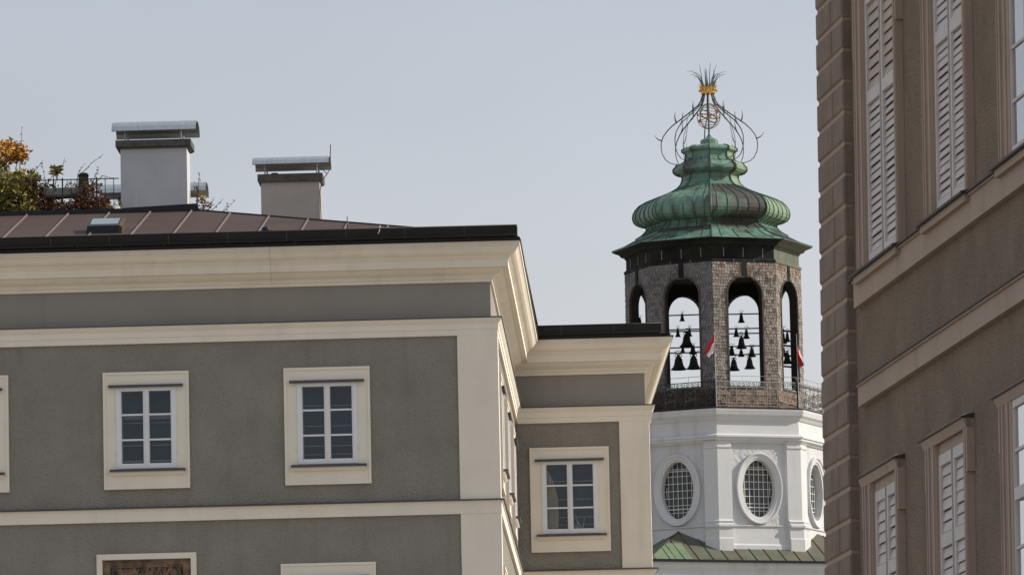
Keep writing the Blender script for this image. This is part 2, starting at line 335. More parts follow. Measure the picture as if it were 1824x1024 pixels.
# roof
rm = MB(); E0 = (-17, -0.55, 18.52); E1 = (0.5, -0.55, 18.52); RC = (-5.78, 6.0, 20.10); RL = (-17, 6.0, 20.10)
rm.face(E0, E1, RC, RL)
rm.face(E1, (0.43, VB + 12, 18.52), (-5.78, VB + 12, 20.10), RC)
rm.face((0.43, VB - 0.55, 18.52), (3.08, VB - 0.55, 18.52), (2.45, VB + 12, 19.3), (0.43, VB + 12, 19.3))
rm.face((0.43, VB - 0.55, 18.52), (0.43, VB + 12, 18.52), (0.43, VB + 12, 19.3))
rm.face(RL, RC, (-5.78, VB + 12, 20.10), (-17, VB + 12, 20.10))
roof = rm.build('roof', M['roof'], A)
sl_ = (20.10 - 18.52) / 6.55
sm = MB(); u = -8.21 - 0.78 * 10
while u < 0.2:
    vmax = 6.0 if u < -5.78 else -0.55 + (0.5 - u) * 6.55 / 6.28
    if vmax > -0.2 and u > -17:
        z1 = 18.52 + sl_ * (vmax + 0.55)
        sm.hexa([(u - 0.015, -0.55, 18.52), (u + 0.008, -0.55, 18.52), (u + 0.008, vmax, z1), (u - 0.015, vmax, z1),
                 (u - 0.014, -0.55, 18.555), (u - 0.004, -0.55, 18.555), (u - 0.004, vmax, z1 + 0.035), (u - 0.014, vmax, z1 + 0.035)])
    u += 0.78
sm.build('standing_seam', M['seam'], roof)
rc = MB(); rc.box(-17, -5.9, 5.9, 6.15, 20.08, 20.165)
rc.hexa([(-7.2, 5.88, 20.08), (-5.72, 5.88, 20.08), (-5.72, 6.16, 20.08), (-7.2, 6.16, 20.08), (-7.2, 5.88, 20.167), (-5.78, 5.88, 20.22), (-5.78, 6.16, 20.22), (-7.2, 6.16, 20.167)])
rc.tube([(-5.78, 6.0, 20.10), (0.45, -0.5, 18.53)], 0.03, 6)
rc.build('ridge_cap', M['dark_metal'], roof)
# roof window
k1 = MB(); b = lambda v: 18.52 + sl_ * (v + 0.55)
k1.hexa([(-7.52, 2.0, b(2.0) - .02), (-6.90, 2.0, b(2.0) - .02), (-6.90, 2.75, b(2.75) - .02), (-7.52, 2.75, b(2.75) - .02), (-7.50, 2.02, b(2.0) + .15), (-6.92, 2.02, b(2.0) + .15), (-6.92, 2.75, b(2.75) + .2), (-7.50, 2.75, b(2.75) + .2)])
sk = k1.build('skylight', M['dark_metal'], A)
k1 = MB(); k1.face((-7.46, 2.05, b(2.0) + .155), (-6.95, 2.05, b(2.0) + .155), (-6.95, 2.72, b(2.75) + .205), (-7.46, 2.72, b(2.75) + .205))
k1.build('pane', mat('skylight glass', (0.2, 0.25, 0.28), 0.3, spec=0.5), sk)
k1 = MB(); k1.hexa([(-6.92, 2.0, b(2.0)), (-6.86, 2.0, b(2.0)), (-6.86, 2.77, b(2.75)), (-6.92, 2.77, b(2.75)), (-6.92, 2.0, b(2.0) + .155), (-6.86, 2.0, b(2.0) + .12), (-6.86, 2.77, b(2.75) + .19), (-6.92, 2.77, b(2.75) + .215)])
k1.build('frame', M['roof'], sk)
vb = MB(); vb.lathe([(0.09, -0.1), (0.09, 0.02), (0.07, 0.06), (0.03, 0.08)], 14, (-4.07, -0.15, 18.8)); vb.build('vent_cap', M['dark_metal'], A)
vb = MB(); vb.tube([(-2.66, 0.8, 18.9), (-2.66, 0.8, 19.16)], 0.008, 5); vb.build('roof_rod', M['iron'], A)

# ---- windows (origin at the outer lower left corner of the surround, built facing -y)
def make_window(parent, wd=1.545, h=2.11, style=1):
    T = lambda a, o, z: (a, -o, z)
    s_ = MB(T)                                              # surround
    x0, x1, z0, z1 = 0.27, wd - 0.275, 0.39, h - 0.28
    def ring(a0, a1, c0, c1, b0, b1, d0, d1, o0, o1):       # outer rect a,c inner rect b,d
        s_.box(a0, b0, o0, o1, c0, c1); s_.box(b1, a1, o0, o1, c0, c1); s_.box(b0, b1, o0, o1, c0, d0); s_.box(b0, b1, o0, o1, d1, c1)
    ring(0, wd, 0, h, x0, x1, z0, z1, -0.02, 0.045)
    ring(0, wd, 0, h, 0.045, wd - 0.045, 0.045, h - 0.045, 0.045, 0.062)
    for (a0, a1, c0, c1) in ((x0, x0 + .002, z0, z1), (x1 - .002, x1, z0, z1), (x0, x1, z1 - .002, z1), (x0, x1, z0, z0 + .002)):
        s_.box(a0, a1, -0.35, -0.02, c0, c1)
    s_.box(0.12, wd - 0.10, 0.045, 0.10, 0.25, 0.31)        # ledge below sill
    W = s_.build('window', M['trim'], parent)
    q = MB(T); q.box(0.10, wd - 0.10, 0.0, 0.115, h - 0.245, h - 0.235); q.box(0.10, wd - 0.10, 0.103, 0.117, h - 0.285, h - 0.2449); q.build('hood', M['cap_metal'], W)
    q = MB(T); q.hexa([(0.11, 0, 0.31), (wd - 0.08, 0, 0.31), (wd - 0.08, 0.15, 0.31), (0.11, 0.15, 0.31), (0.11, 0, 0.365), (wd - 0.08, 0, 0.365), (wd - 0.08, 0.15, 0.352), (0.11, 0.15, 0.352)]); q.build('sill', M['cap_metal'], W)
    # sash
    f = MB(T); fx0, fx1, fz0, fz1 = 0.235, wd - 0.235, 0.37, h - 0.265
    f.box(fx0, fx0 + .075, -0.0, 0.062, fz0, fz1); f.box(fx1 - .075, fx1, 0, 0.062, fz0, fz1); f.box(fx0 + .075, fx1 - .075, 0, 0.062, fz1 - .055, fz1); f.box(fx0 + .075, fx1 - .075, 0, 0.062, fz0, fz0 + .06)
    mid = wd / 2 + 0.0
    gx0, gx1, gz0, gz1 = fx0 + .075, fx1 - .075, fz0 + .06, fz1 - .055
    f.box(mid - .034, mid + .034, 0.0, 0.05, gz0, gz1); f.box(mid - .016, mid + .018, 0.05, 0.068, gz0 - .03, gz1 + .02)
    for (a, b_) in ((gx0, mid - .034), (mid + .034, gx1)):
        f.box(a, a + .02, 0.0, 0.045, gz0, gz1); f.box(b_ - .02, b_, 0, 0.045, gz0, gz1); f.box(a + .02, b_ - .02, 0, 0.045, gz1 - .025, gz1); f.box(a + .02, b_ - .02, 0, 0.045, gz0, gz0 + .03)
        for k in (1, 2):
            zz = gz0 + (gz1 - gz0) * k / 3 + .003; f.box(a + .02, b_ - .02, 0.002, 0.036, zz - .016, zz + .016)
    for zz in (0.62, 1.25): f.box(fx1 + .004, fx1 + .022, 0.03, 0.07, zz, zz + .07); f.box(fx0 - .022, fx0 - .004, 0.03, 0.07, zz, zz + .07)
    f.build('sash', M['white_paint'], W)
    p = MB(T); p.face((gx0, 0.018, gz0), (gx1, 0.018, gz0), (gx1, 0.018, gz1), (gx0, 0.018, gz1)); p.build('pane', M['glass'], W)
    bl = MB(T); bl.face((x0, -0.34, z0), (x1, -0.34, z0), (x1, -0.34, z1), (x0, -0.34, z1)); bl.build('blind', M['blind'], W)
    i = MB(T)
    for zz, tt in (((1.425, .016), (1.06, .016), (.70, .016), (.55, .012)) if style else ((1.27, .07), (1.20, .012), (.79, .02), (.50, .03))): i.box(x0, x1, -0.12, -0.11, zz, zz + tt)
    i.box(x0, x0 + .075, -0.13, -0.1, z0, z1); i.box(x1 - .055, x1, -0.13, -0.1, z0, z1); i.box(mid - .05, mid + .06, -0.13, -0.105, z0, z1); i.box(x0, x1, -0.14, -0.1, z1 - .07, z1)
    i.build('inner_sash', M['blindline'], W)
    return W
W0 = make_window(A); W0.location = (WIN_U[0], 0, WZ)
Ws = make_window(A, style=0); Ws.location = (WIN_U[1], 0, WZ)
def put(loc, rz=0):
    c = copy_tree(W0, A); c.location = loc; c.rotation_euler = (0, 0, rz); return c
for u in WIN_U[2:]: put((u, 0, WZ))
lw = make_window(A, 1.70, 2.11); lw.location = (-3.92, 0, LOWZ)
for v in SIDE_V: put((SK * v, v, WZ), rad(90) - math.atan(SK))
for v in SIDE_V[:2]: put((SK * v, v, LOWZ), rad(90) - math.atan(SK))
bw = make_window(A, 1.59, 2.10); bw.location = (-2.41 + UB, VB, WZ + .025)
q = MB(lambda a, o, z: (a, -o, z)); q.face((.30, -.1, .42), (.54, -.1, .42), (.56, -.1, .8), (.54, -.1, 1.15), (.46, -.1, 1.45), (.30, -.1, 1.75)); q.build('reflection_shape', mat('tan wall reflection', (0.42, 0.34, 0.25), 0.9, var=0.3, vscale=9, stretch=(3, 1, .3)), bw)  # tan cut-out standing in for a wall reflected in the pane
# plant behind the wing's window
pl = MB()
for k in range(9):
    a = rnd.uniform(-1.2, 1.2); L = rnd.uniform(0.15, 0.32); bx_ = 0.98 + rnd.uniform(-.05, .05)
    pl.hexa([(bx_, 0.12, 0.45), (bx_ + .02, 0.12, 0.45), (bx_ + .02, .125, 0.45), (bx_, .125, .45)] + [(bx_ + math.sin(a) * L, 0.12, 0.5 + math.cos(a) * L), (bx_ + math.sin(a) * L + .004, 0.12, 0.5 + math.cos(a) * L), (bx_ + math.sin(a) * L + .004, .124, 0.5 + math.cos(a) * L), (bx_ + math.sin(a) * L, .124, 0.5 + math.cos(a) * L)])
plo = pl.build('houseplant', M['lead'], None); plo.location = A.matrix_world @ Vector((0, 0, 0))
plo.matrix_world = Matrix.Translation((-0.3246, 120, 0)) @ Matrix.Rotation(-TH, 4, 'Z') @ Matrix.Translation((-2.41 + UB, VB, WZ + .025))
tag(plo, "spiky pale houseplant behind the glass of the rear wing's window", 'plant')
# carved niche
nm = MB(T_front)
for (a0, a1, c0, c1) in ((-7.22, -7.12, 11.1, 13.05), (-5.53, -5.43, 11.1, 13.05), (-7.12, -5.53, 12.95, 13.05), (-7.12, -5.53, 11.1, 11.2)): nm.box(a0, a1, -0.12, 0.05, c0, c1)
nw = nm.build('niche_surround', M['trim'], A)
rl = MB(T_front); rl.box(-7.12, -5.53, -0.2, -0.1, 11.2, 12.95)
rr_ = random.Random(3)
for (a0, a1, c0, c1) in ((-7.12, -5.53, 12.85, 12.95), (-7.12, -6.98, 11.2, 12.85), (-5.68, -5.53, 11.2, 12.85)): rl.box(a0, a1, -0.1, -0.03, c0, c1)
rl.box(-6.98, -5.68, -0.1, -0.045, 12.81, 12.85)
for k in range(26):                                        # carved branches and heads of the relief
    a = -6.95 + 1.25 * k / 26; z = 12.84 - rr_.uniform(0, .08)
    rl.tube([(a, -0.09, z), (a + rr_.uniform(-.1, .1), -0.05, z - .15), (a + rr_.uniform(-.2, .2), -0.08, z - rr_.uniform(.2, .6))], rr_.uniform(.018, .035), 6)
    rl.tube([(a, -0.075, z - rr_.uniform(0, .4)), (a + .08, -0.06, z - rr_.uniform(0.05, .4))], .03, 6); rl.lathe([(.002, -.045), (.04, 0), (.002, .045)], 8, (a + rr_.uniform(-.03, .03), -0.07, z - rr_.uniform(0, .35)), cap=False)
rl.build('stone_relief', M['niche'], nw)

# ---- chimneys
def barrel(mb, u0, u1, v0, v1, ze, zt, n=10, th=0.012):
    for k in range(n):
        def p(j, s=0):
            a = math.pi * j / n; vm = (v0 + v1) / 2; return (vm - (v1 - v0) / 2 * math.cos(a) * (1 - s * .03), ze + (zt - ze) * math.sin(a) ** 0.8 - s * th)
        a, b_, c, d = p(k), p(k + 1), p(k, 1), p(k + 1, 1)
        mb.face((u0, *a), (u1, *a), (u1, *b_), (u0, *b_)); mb.face((u0, *c), (u1, *c), (u1, *d), (u0, *d))
        for ue in (u0, u1): mb.face((ue, *a), (ue, *b_), (ue, *d), (ue, *c))
def chimney(u0, u1, v0, v1, zb, zt, mt, cap, hood, brs):
    c = MB(); c.box(u0, u1, v0, v1, zb, zt); C = c.build('chimney', mt, A)
    q = MB(); q.hexa([(u0 - .03, v0 - .05, zt - .03), (u1 + .03, v0 - .05, zt - .03), (u1 + .03, v1 + .05, zt - .03), (u0 - .03, v1 + .05, zt - .03)] + [(u0 - cap, v0 - cap, zt), (u1 + cap, v0 - cap, zt), (u1 + cap, v1 + cap, zt), (u0 - cap, v1 + cap, zt)])
    q.box(u0 - cap, u1 + cap, v0 - cap, v1 + cap, zt + .001, zt + .125)
    q.build('cap', M['slab'], C)
    hu0, hu1, ze, zh = hood
    q = MB(); barrel(q, hu0, hu1, v0 - .15, v1 + .15, ze, zh); q.build('hood', M['zinc'], C, smooth=False)
    for bu in brs:
        for vv in (v0 + .02, v1 - .02):
            q = MB(); q.tube([(bu, vv, zt + .1), (bu, vv, ze + (zh - ze) * .7)], 0.014, 5); q.tube([(bu + .05, vv, zt + .1), (bu + .05, vv + .03, zt + .2)], 0.012, 5)
            q.build('bracket', M['steel'], C)
    return C
c1_ = chimney(-7.31, -6.04, 7.0, 7.75, 20.05, 21.50, M['chim'], 0.085, (-7.46, -5.85, 21.80, 22.03), (-7.22, -6.15))
c2_ = chimney(-4.70, -3.57, 8.0, 8.65, 19.3, 20.93, M['chim2'], 0.06, (-4.85, -3.38, 21.24, 21.42), (-4.62, -3.62))
q = MB(); q.box(-4.5, -4.38, 8.1, 8.25, 21.05, 21.1); q.build('flue_lid', M['slab'], c2_)
q = MB(); q.tube([(-3.35, 8.1, 21.62), (-3.36, 8.1, 21.3), (-3.37, 8.1, 21.15), (-3.42, 8.0, 21.03), (-3.53, 7.98, 20.9), (-3.56, 7.98, 20.7), (-3.545, 7.98, 19.9)], 0.009, 5)
q.tube([(-3.42, 8.0, 21.03), (-3.5, 8.0, 21.12), (-3.62, 8.0, 21.2)], 0.008, 5); q.build('lightning_rod', M['iron'], c2_)
# chimney behind, only its hood ends show past the first
c3_ = chimney(-7.75, -6.5, 12.0, 12.6, 20.05, 21.15, M['chim'], 0.06, (-8.24, -6.06, 21.36, 21.58), (-7.6, -6.65))

# ---------------------------------------------------------------- things on the roof terrace
TM = Matrix.Translation((-0.3246, 120, 0)) @ Matrix.Rotation(-TH, 4, 'Z')
def world(u, v, z): return TM @ Vector((u, v, z))
rl = empty('terrace_railing', world(-9.4, 6.6, 20.1), -TH)
rl_end = 2.09
tag(rl, 'thin black metal railing along the edge of the planted roof terrace', 'railing')
q = MB(); q.tube([(-3, 0, 0.75), (rl_end, 0, 0.745)], 0.011, 5); q.tube([(-3, 0, 0.06), (rl_end, 0, 0.06)], 0.011, 5); q.build('rail', M['iron'], rl)
for k in range(31):
    x = -2.9 + k * 0.163
    q = MB(); r = 0.007 if k % 4 else 0.013
    q.box(-r, r, -r, r, -0.0, 0.76 if k % 4 else 0.78); q.build('baluster', M['iron'], rl, loc=(x, 0, 0))
def trough(u0, u1, v, z0, z1, label):
    T = empty('planter_box', world(u0, v, z0), -TH); tag(T, label, 'planter')
    q = MB(); q.hexa([(0, 0, 0.045), (u1 - u0, 0, 0.045), (u1 - u0, .2, .045), (0, .2, .045), (-.01, -.02, z1 - z0), (u1 - u0 + .01, -.02, z1 - z0), (u1 - u0 + .01, .22, z1 - z0), (-.01, .22, z1 - z0)]); q.build('box', M['planter'], T)
    q = MB(); q.box(-.015, u1 - u0 + .015, -.02, .22, 0, .044); q.build('tray', M['rust'], T)
trough(-8.76, -8.05, 6.85, 20.55, 20.73, 'grey green planter trough behind the terrace railing, left of the red brown shrub')
P_ = empty('vent_pot', world(-8.06, 7.4, 20.1), -TH); tag(P_, 'dark red brown clay vent pot rising behind the terrace railing', 'vent pot')
q = MB(); q.lathe([(0.07, 0.0), (0.07, 0.55), (0.095, 0.62), (0.105, 0.75), (0.095, 0.92)], 14); q.build('pipe', M['pot'], P_, smooth=True)
q = MB(); q.lathe([(0.1, 0.92), (0.105, 0.95), (0.07, 0.985), (0.03, 0.99)], 14); q.build('lid', M['iron'], P_)

def leaf(mb, p, L, W):
    d = Vector((rnd.gauss(0, 1), rnd.gauss(0, 1), rnd.gauss(0, .7))).normalized(); s_ = d.cross(Vector((rnd.gauss(0, 1), rnd.gauss(0, 1), rnd.gauss(0, 1)))).normalized()
    n = d.cross(s_); p = Vector(p)
    a = p + d * L * .5 + s_ * W * .5 + n * W * .2; b_ = p + d * L; c = p + d * L * .5 - s_ * W * .5 + n * W * .2
    mb.face(p, a, b_, c)
def shrub(name, label, cat, base, blobs, twigs, mats, seed, fan=False):
    r_ = random.Random(seed); global rnd; old = rnd; rnd = r_
    T = empty(name, world(*base), -TH); tag(T, label, cat, 'autumn plants on the roof terrace')
    st = MB()
    for bx, by, bz, rx, rz, n, mi, L in blobs:
        st.tube([(bx * .3, by * .3, 0), (bx * .7 + r_.uniform(-.05, .05), by, bz * .5), (bx, by, bz)], 0.018, 5, 0.006)
        for j in range(5):
            a = r_.uniform(0, 6.28); st.tube([(bx, by, bz - rz * .5), (bx + math.cos(a) * rx * .8, by + math.sin(a) * rx * .6, bz + r_.uniform(-.6, .8) * rz)], 0.008, 4, 0.003)
    for tw in twigs: st.tube(tw, 0.009, 4, 0.003)
    st.build('stem', M['stem'], T)
    lf = MB()
    for bx, by, bz, rx, rz, n, mi, L in blobs:
        lf.cur = mi; k = 0; cl = [(r_.gauss(0, .5), r_.gauss(0, .5), r_.gauss(0, .5)) for _ in range(max(3, n // 22))]
        while k < n:
            c = r_.choice(cl); s3 = 0.23
            x, y, z = c[0] + r_.gauss(0, s3), c[1] + r_.gauss(0, s3), c[2] + r_.gauss(0, s3)
            if x * x + y * y + z * z > 1.25: continue
            leaf(lf, (bx + x * rx, by + y * rx, max(0.0, bz + z * rz)), L * r_.uniform(.6, 1.3), L * .45); k += 1
    for tw in twigs:
        lf.cur = len(mats) - 1
        for k in range(7):
            f = 0.35 + .65 * k / 6; i = min(int(f * (len(tw) - 1)), len(tw) - 2); g_ = f * (len(tw) - 1) - i
            p = Vector(tw[i]).lerp(Vector(tw[i + 1]), g_); leaf(lf, p, 0.05, 0.03)
    lf.build('foliage', mats, T)
    rnd = old
LG, LY, LR = M['leaf_green'], M['leaf_yellow'], M['leaf_red']
shrub('autumn_tree', 'tall shrub with an orange yellow crown, leftmost on the terrace', 'shrub', (-9.45, 7.4, 20.1),
      [(-0.1, 0, 1.46, .42, .24, 800, 0, .1), (.12, .1, 1.42, .24, .2, 320, 0, .1), (-.35, 0, 1.05, .3, .28, 600, 1, .1), (-.1, .1, 1.05, .2, .2, 70, 0, .08)],
      [[(.1, 0, .8), (.2, 0, 1.3), (.22, 0, 1.92)], [(.2, 0, .9), (.5, 0, 1.1), (.62, 0, 1.25)]], [LY, LG], 5)
shrub('green_shrub', 'green and russet leafy shrub below the orange crown, at the left end of the railing', 'shrub', (-9.2, 7.0, 20.1),
      [(-.4, 0, .62, .4, .35, 1100, 0, .12), (.0, 0, .68, .4, .3, 1100, 0, .13), (.35, 0, .45, .34, .32, 800, 1, .09), (-.15, 0, .3, .5, .28, 1200, 0, .1), (.75, 0, .15, .3, .16, 420, 1, .08), (.25, -.05, .78, .18, .12, 90, 0, .14), (-.3, 0, .3, .35, .25, 200, 1, .09), (.55, 0, .25, .25, .2, 260, 1, .08), (.45, .1, .1, .6, .14, 300, 0, .08)],
      [[(.3, 0, .5), (.5, 0, .75), (.62, 0, .95)]], [LG, LR], 6)
shrub('sapling', 'thin twig with a tuft of green yellow leaves above the railing', 'plant', (-8.62, 7.0, 20.1),
      [(.03, 0, .98, .15, .09, 60, 0, .13), (-.05, 0, .6, .2, .12, 70, 0, .08)],
      [[(0, 0, .5), (.1, 0, .9), (.2, 0, 1.05), (.24, 0, 1.22)], [(0, 0, .3), (-.12, 0, .7), (-.2, 0, 1.15)], [(0, 0, .3), (-.22, 0, .7), (-.3, 0, 1.0)]], [LG], 7)
shrub('red_shrub', 'red brown leafy shrub around the vent pot', 'shrub', (-8.0, 6.9, 20.1),
      [(.05, 0, .35, .32, .33, 1500, 0, .07), (.3, 0, .22, .24, .24, 900, 0, .07), (-.35, 0, .18, .4, .2, 1100, 0, .07), (-.22, 0, .62, .15, .14, 70, 0, .06), (.1, .1, .72, .2, .09, 70, 1, .08), (.5, 0, .3, .2, .2, 40, 1, .07)],
      [[(-.1, 0, .5), (-.05, 0, .9), (.15, 0, 1.1), (.36, 0, 1.25)], [(-.15, 0, .5), (-.12, 0, .9), (.0, 0, 1.08)], [(-.1, 0, .5), (-.3, 0, .75)], [(.1, 0, .6), (.22, 0, .85), (.28, 0, 1.0)], [(.1, 0, .6), (.35, 0, .85), (.52, 0, .8)]], [LR, LG, LR], 8)
shrub('twiggy_plant', 'sparse twiggy plant with red brown leaves, right of the larger chimney', 'plant', (-5.9, 7.6, 20.05),
      [(.08, 0, .3, .22, .2, 140, 0, .07), (.15, 0, .5, .18, .12, 50, 1, .08), (.0, 0, .75, .12, .2, 30, 0, .07)],
      [[(0, 0, .1), (.3, 0, .3), (.5, 0, .5)], [(.1, 0, .05), (.45, 0, .2), (.72, 0, .45)], [(.1, 0, .05), (.4, 0, .15), (.6, 0, .4)], [(0, 0, 0), (.25, 0, .35), (.33, 0, .52)], [(0, 0, .2), (.03, 0, .8), (.06, 0, 1.0)]], [LR, LG, LR], 9)

# ================================================================ bell tower
TW = rad(-1.71)
TC = (8.14, 270.5, 0)
B = empty('bell_tower', TC, TW)
tag(B, 'white octagonal church tower with shingled belfry, arched openings and green onion copper roof', 'tower')
a45 = math.pi / 4
def ov(R, k, z, d=0.0): return (R * math.sin(k * a45 + d), -R * math.cos(k * a45 + d), z)
def octpath(R): return [(R * math.sin(k * a45), -R * math.cos(k * a45)) for k in range(8)]
CZ = math.cos(math.pi / 8)
def TF(k, Rv):      # face k lies between vertices k and k+1: (a along, o outward from the wall of vertex radius Rv, z)
    az = (k + .5) * a45; ap = Rv * CZ
    return lambda a, o, z: (math.sin(az) * (ap + o) + math.cos(az) * a, -math.cos(az) * (ap + o) + math.sin(az) * a, z)
def octprof(name, prof, mt, parent=B, **kw):
    q = MB(); q.lathe(prof, 8, cap=False); return q.build(name, mt, parent, **kw)
# --- drum
RW = 4.55
q = MB()
EL = [(28.93, 0.69, 1.14, 0)]
def ell(rx, rz, n=40): return [(rx * math.cos(2 * math.pi * j / n), 28.93 + rz * math.sin(2 * math.pi * j / n)) for j in range(n)]
def face_ellipse(q, T, hw, z0, z1, rx, rz, n=40):
    # wall sheet round an elliptical opening
    inner = ell(rx, rz, n); outer = []
    for j in range(n):
        c, s_ = math.cos(2 * math.pi * j / n), math.sin(2 * math.pi * j / n)
        zc = 28.93; H = (z1 - zc) if s_ >= 0 else (zc - z0)
        t = min(hw / max(abs(c), 1e-6), H / max(abs(s_), 1e-6)); outer.append((c * t, zc + s_ * t))
    q.T = T
    for j in range(n):
        k = (j + 1) % n; a, b_, c, d = inner[j], inner[k], outer[k], outer[j]
        q.face((a[0], 0, a[1]), (b_[0], 0, b_[1]), (c[0], 0, c[1]), (d[0], 0, d[1]))
    for (sx, sz) in ((1, 1), (1, -1), (-1, 1), (-1, -1)):      # corner fillers
        zz = z1 if sz > 0 else z0
        cand = sorted(outer, key=lambda p: (p[0] - sx * hw) ** 2 + (p[1] - zz) ** 2)[:2]
        q.face((sx * hw, 0, zz), (cand[0][0], 0, cand[0][1]), (cand[1][0], 0, cand[1][1]))
    q.T = None
HW = RW * math.sin(math.pi / 8)
for k in (-3, -2, -1, 0, 1, 2):
    face_ellipse(q, TF(k, RW), HW, 27.45, 30.75, 0.69, 1.14)
for k in (3, 4): q.T = TF(k, RW); q.face((-HW, 0, 27.45), (HW, 0, 27.45), (HW, 0, 30.75), (-HW, 0, 30.75)); q.T = None
drum = q.build('drum_wall', M['stucco'], B)
base_p = [(RW + .12, 24.0), (RW + .12, 26.65), (RW + .06, 26.72), (RW + .04, 27.2), (RW + .04, 27.38), (RW + .1, 27.42), (RW + .1, 27.46), (RW - .1, 27.48)]
octprof('drum_base', base_p, M['white'])
# pilasters wrap each corner: base, shaft, capital
def wedge(name, prof, half, mt, parent=B):
    # a wrap round each vertex with vertex radius from prof=(R,z); half = width on each face
    for k in range(8):
        q = MB(); rings = []
        for R, z in prof:
            v = Vector(ov(R, k, z)); e = []
            for s_ in (-1, 1):
                d = (Vector(ov(R, k + s_, z)) - v).normalized(); e.append(v + d * half)
            inn = [Vector(ov(RW - .3, k, z)) + (Vector(ov(RW - .3, k + s_, z)) - Vector(ov(RW - .3, k, z))).normalized() * half for s_ in (-1, 1)]
            rings.append([q.pt(p) for p in (inn[0], e[0], v, e[1], inn[1])])
        for a, b_ in zip(rings, rings[1:]):
            for j in range(4): q.idx(a[j], a[j + 1], b_[j + 1], b_[j])
        q.idx(*rings[0]); q.idx(*rings[-1]); q.build(name, mt, parent)
wedge('pilaster', [(RW + .26, 24.0), (RW + .26, 26.9), (RW + .22, 26.95), (RW + .22, 27.3), (RW + .30, 27.38), (RW + .30, 27.46), (RW + .2, 27.52), (RW + .24, 27.6), (RW + .14, 27.68),
                   (RW + .14, 30.5), (RW + .18, 30.54), (RW + .18, 30.6), (RW + .14, 30.62), (RW + .14, 30.7), (RW + .24, 30.8)], 0.60, M['white'])
octprof('drum_cornice', [(RW - .1, 30.74), (RW + .06, 30.74), (RW + .1, 30.78), (RW + .22, 30.86), (RW + .22, 30.93), (RW + .28, 30.96), (RW + .28, 31.02), (RW + .08, 31.1), (RW + .06, 31.62), (RW + .12, 31.66),
                         (RW + .2, 31.76), (RW + .3, 31.84), (RW + .34, 31.96), (RW + .36, 32.02), (RW + .36, 32.08), (RW - 1.5, 32.12)], M['white'])
octprof('deck_flashing', [(RW + .38, 32.085), (RW + .38, 32.13), (2.5, 32.15)], M['dark_metal'])
# oval windows
def oval(k):
    T = TF(k, RW); q = MB(T)
    prof = [(1.0, 1.0, -0.34), (1.0, 1.0, 0.05), (1.1, 1.06, 0.06), (1.12, 1.07, 0.09), (1.3, 1.17, 0.11), (1.34, 1.195, 0.15), (1.42, 1.24, 0.15), (1.45, 1.26, 0.1), (1.45, 1.26, -0.02)]
    n = 48; rings = []
    for sx, sz, o in prof:
        rings.append([q.pt((0.69 * sx * math.cos(2 * math.pi * j / n), o, 28.93 + 1.14 * sz * math.sin(2 * math.pi * j / n))) for j in range(n)])
    for a, b_ in zip(rings, rings[1:]):
        for j in range(n): q.idx(a[j], a[(j + 1) % n], b_[(j + 1) % n], b_[j])
    W = q.build('oval_window', M['white'], B, smooth=False)
    g_ = MB(T); g_.idx(*[g_.pt((0.70 * math.cos(2 * math.pi * j / n), -0.3, 28.93 + 1.15 * math.sin(2 * math.pi * j / n))) for j in range(n)]); g_.build('pane', M['dome_glass'], W)
    b_ = MB(T)
    def hb(z, t=.016):
        s_ = 1 - ((z - 28.93) / 1.14) ** 2
        if s_ > 0: x = 0.69 * math.sqrt(s_); b_.box(-x, x, -0.27, -0.245, z - t, z + t)
    def vb_(x, t=.012, za=None, zb=None):
        s_ = 1 - (x / 0.69) ** 2
        if s_ > 0: h = 1.14 * math.sqrt(s_); b_.box(x - t, x + t, -0.268, -0.248, 28.93 - h if za is None else za, 28.93 + h if zb is None else zb)
    for z in [28.93 + i * 0.29 for i in range(-3, 4)] + [29.72, 28.2]: hb(z, .02 if abs(z - 29.72) < .02 or abs(z - 28.2) < .02 else .012)
    for x in (-.5, -.3, -.1, .1, .3, .5): vb_(x)
    vb_(-.58, .01, 28.6, 29.1); vb_(.58, .01, 28.7, 29.2)
    b_.build('glazing_bars', M['lead'], W)
for k in (-2, -1, 0, 1): oval(k)
# --- lower church roof and body, turned with the face right of the near corner
al = math.pi / 8
nA = Vector((math.sin(al), -math.cos(al))); nL = Vector((-math.cos(al), -math.sin(al)))
s_e = 4.75 * CZ + 0.80; z_t = 26.45; tanb = 0.60
def sq(a, l, z): p = nA * a + nL * l; return (p.x, p.y, z)
ze = z_t - tanb * 0.80; apex = z_t + tanb * (4.75 * CZ)
q = MB(); cs = [sq(s_e, s_e, ze), sq(s_e, -s_e, ze), sq(-s_e, -s_e, ze), sq(-s_e, s_e, ze)]; ap = (0, 0, ze + tanb * s_e)
for i in range(4):
    q.cur = 1 if i == 3 else 0; q.face(cs[i], cs[(i + 1) % 4], ap)
br = q.build('base_roof', [M['base_roof'], M['base_green']], B)
q = MB()      # seams on the two visible slopes
for axis in (0, 1):
    t = -s_e + .3
    while t < s_e:
        lim = abs(t); top = ze + tanb * (s_e - lim)
        p0 = sq(s_e, -t, ze + .0) if axis == 0 else sq(t, s_e, ze); p1 = sq(lim, -t, top) if axis == 0 else sq(t, lim, top)
        q.tube([(p0[0], p0[1], p0[2] + .012), (p1[0], p1[1], p1[2] + .012)], 0.02, 4); t += 0.62
q.build('roof_seams', M['shingle_dark'], br)
q = MB(); q.tube([cs[0], ap], 0.035, 5); q.build('hip_ridge', M['shingle_dark'], br)
q = MB(); q.cur = 0     # green weathered sheets at the left end of the front slope
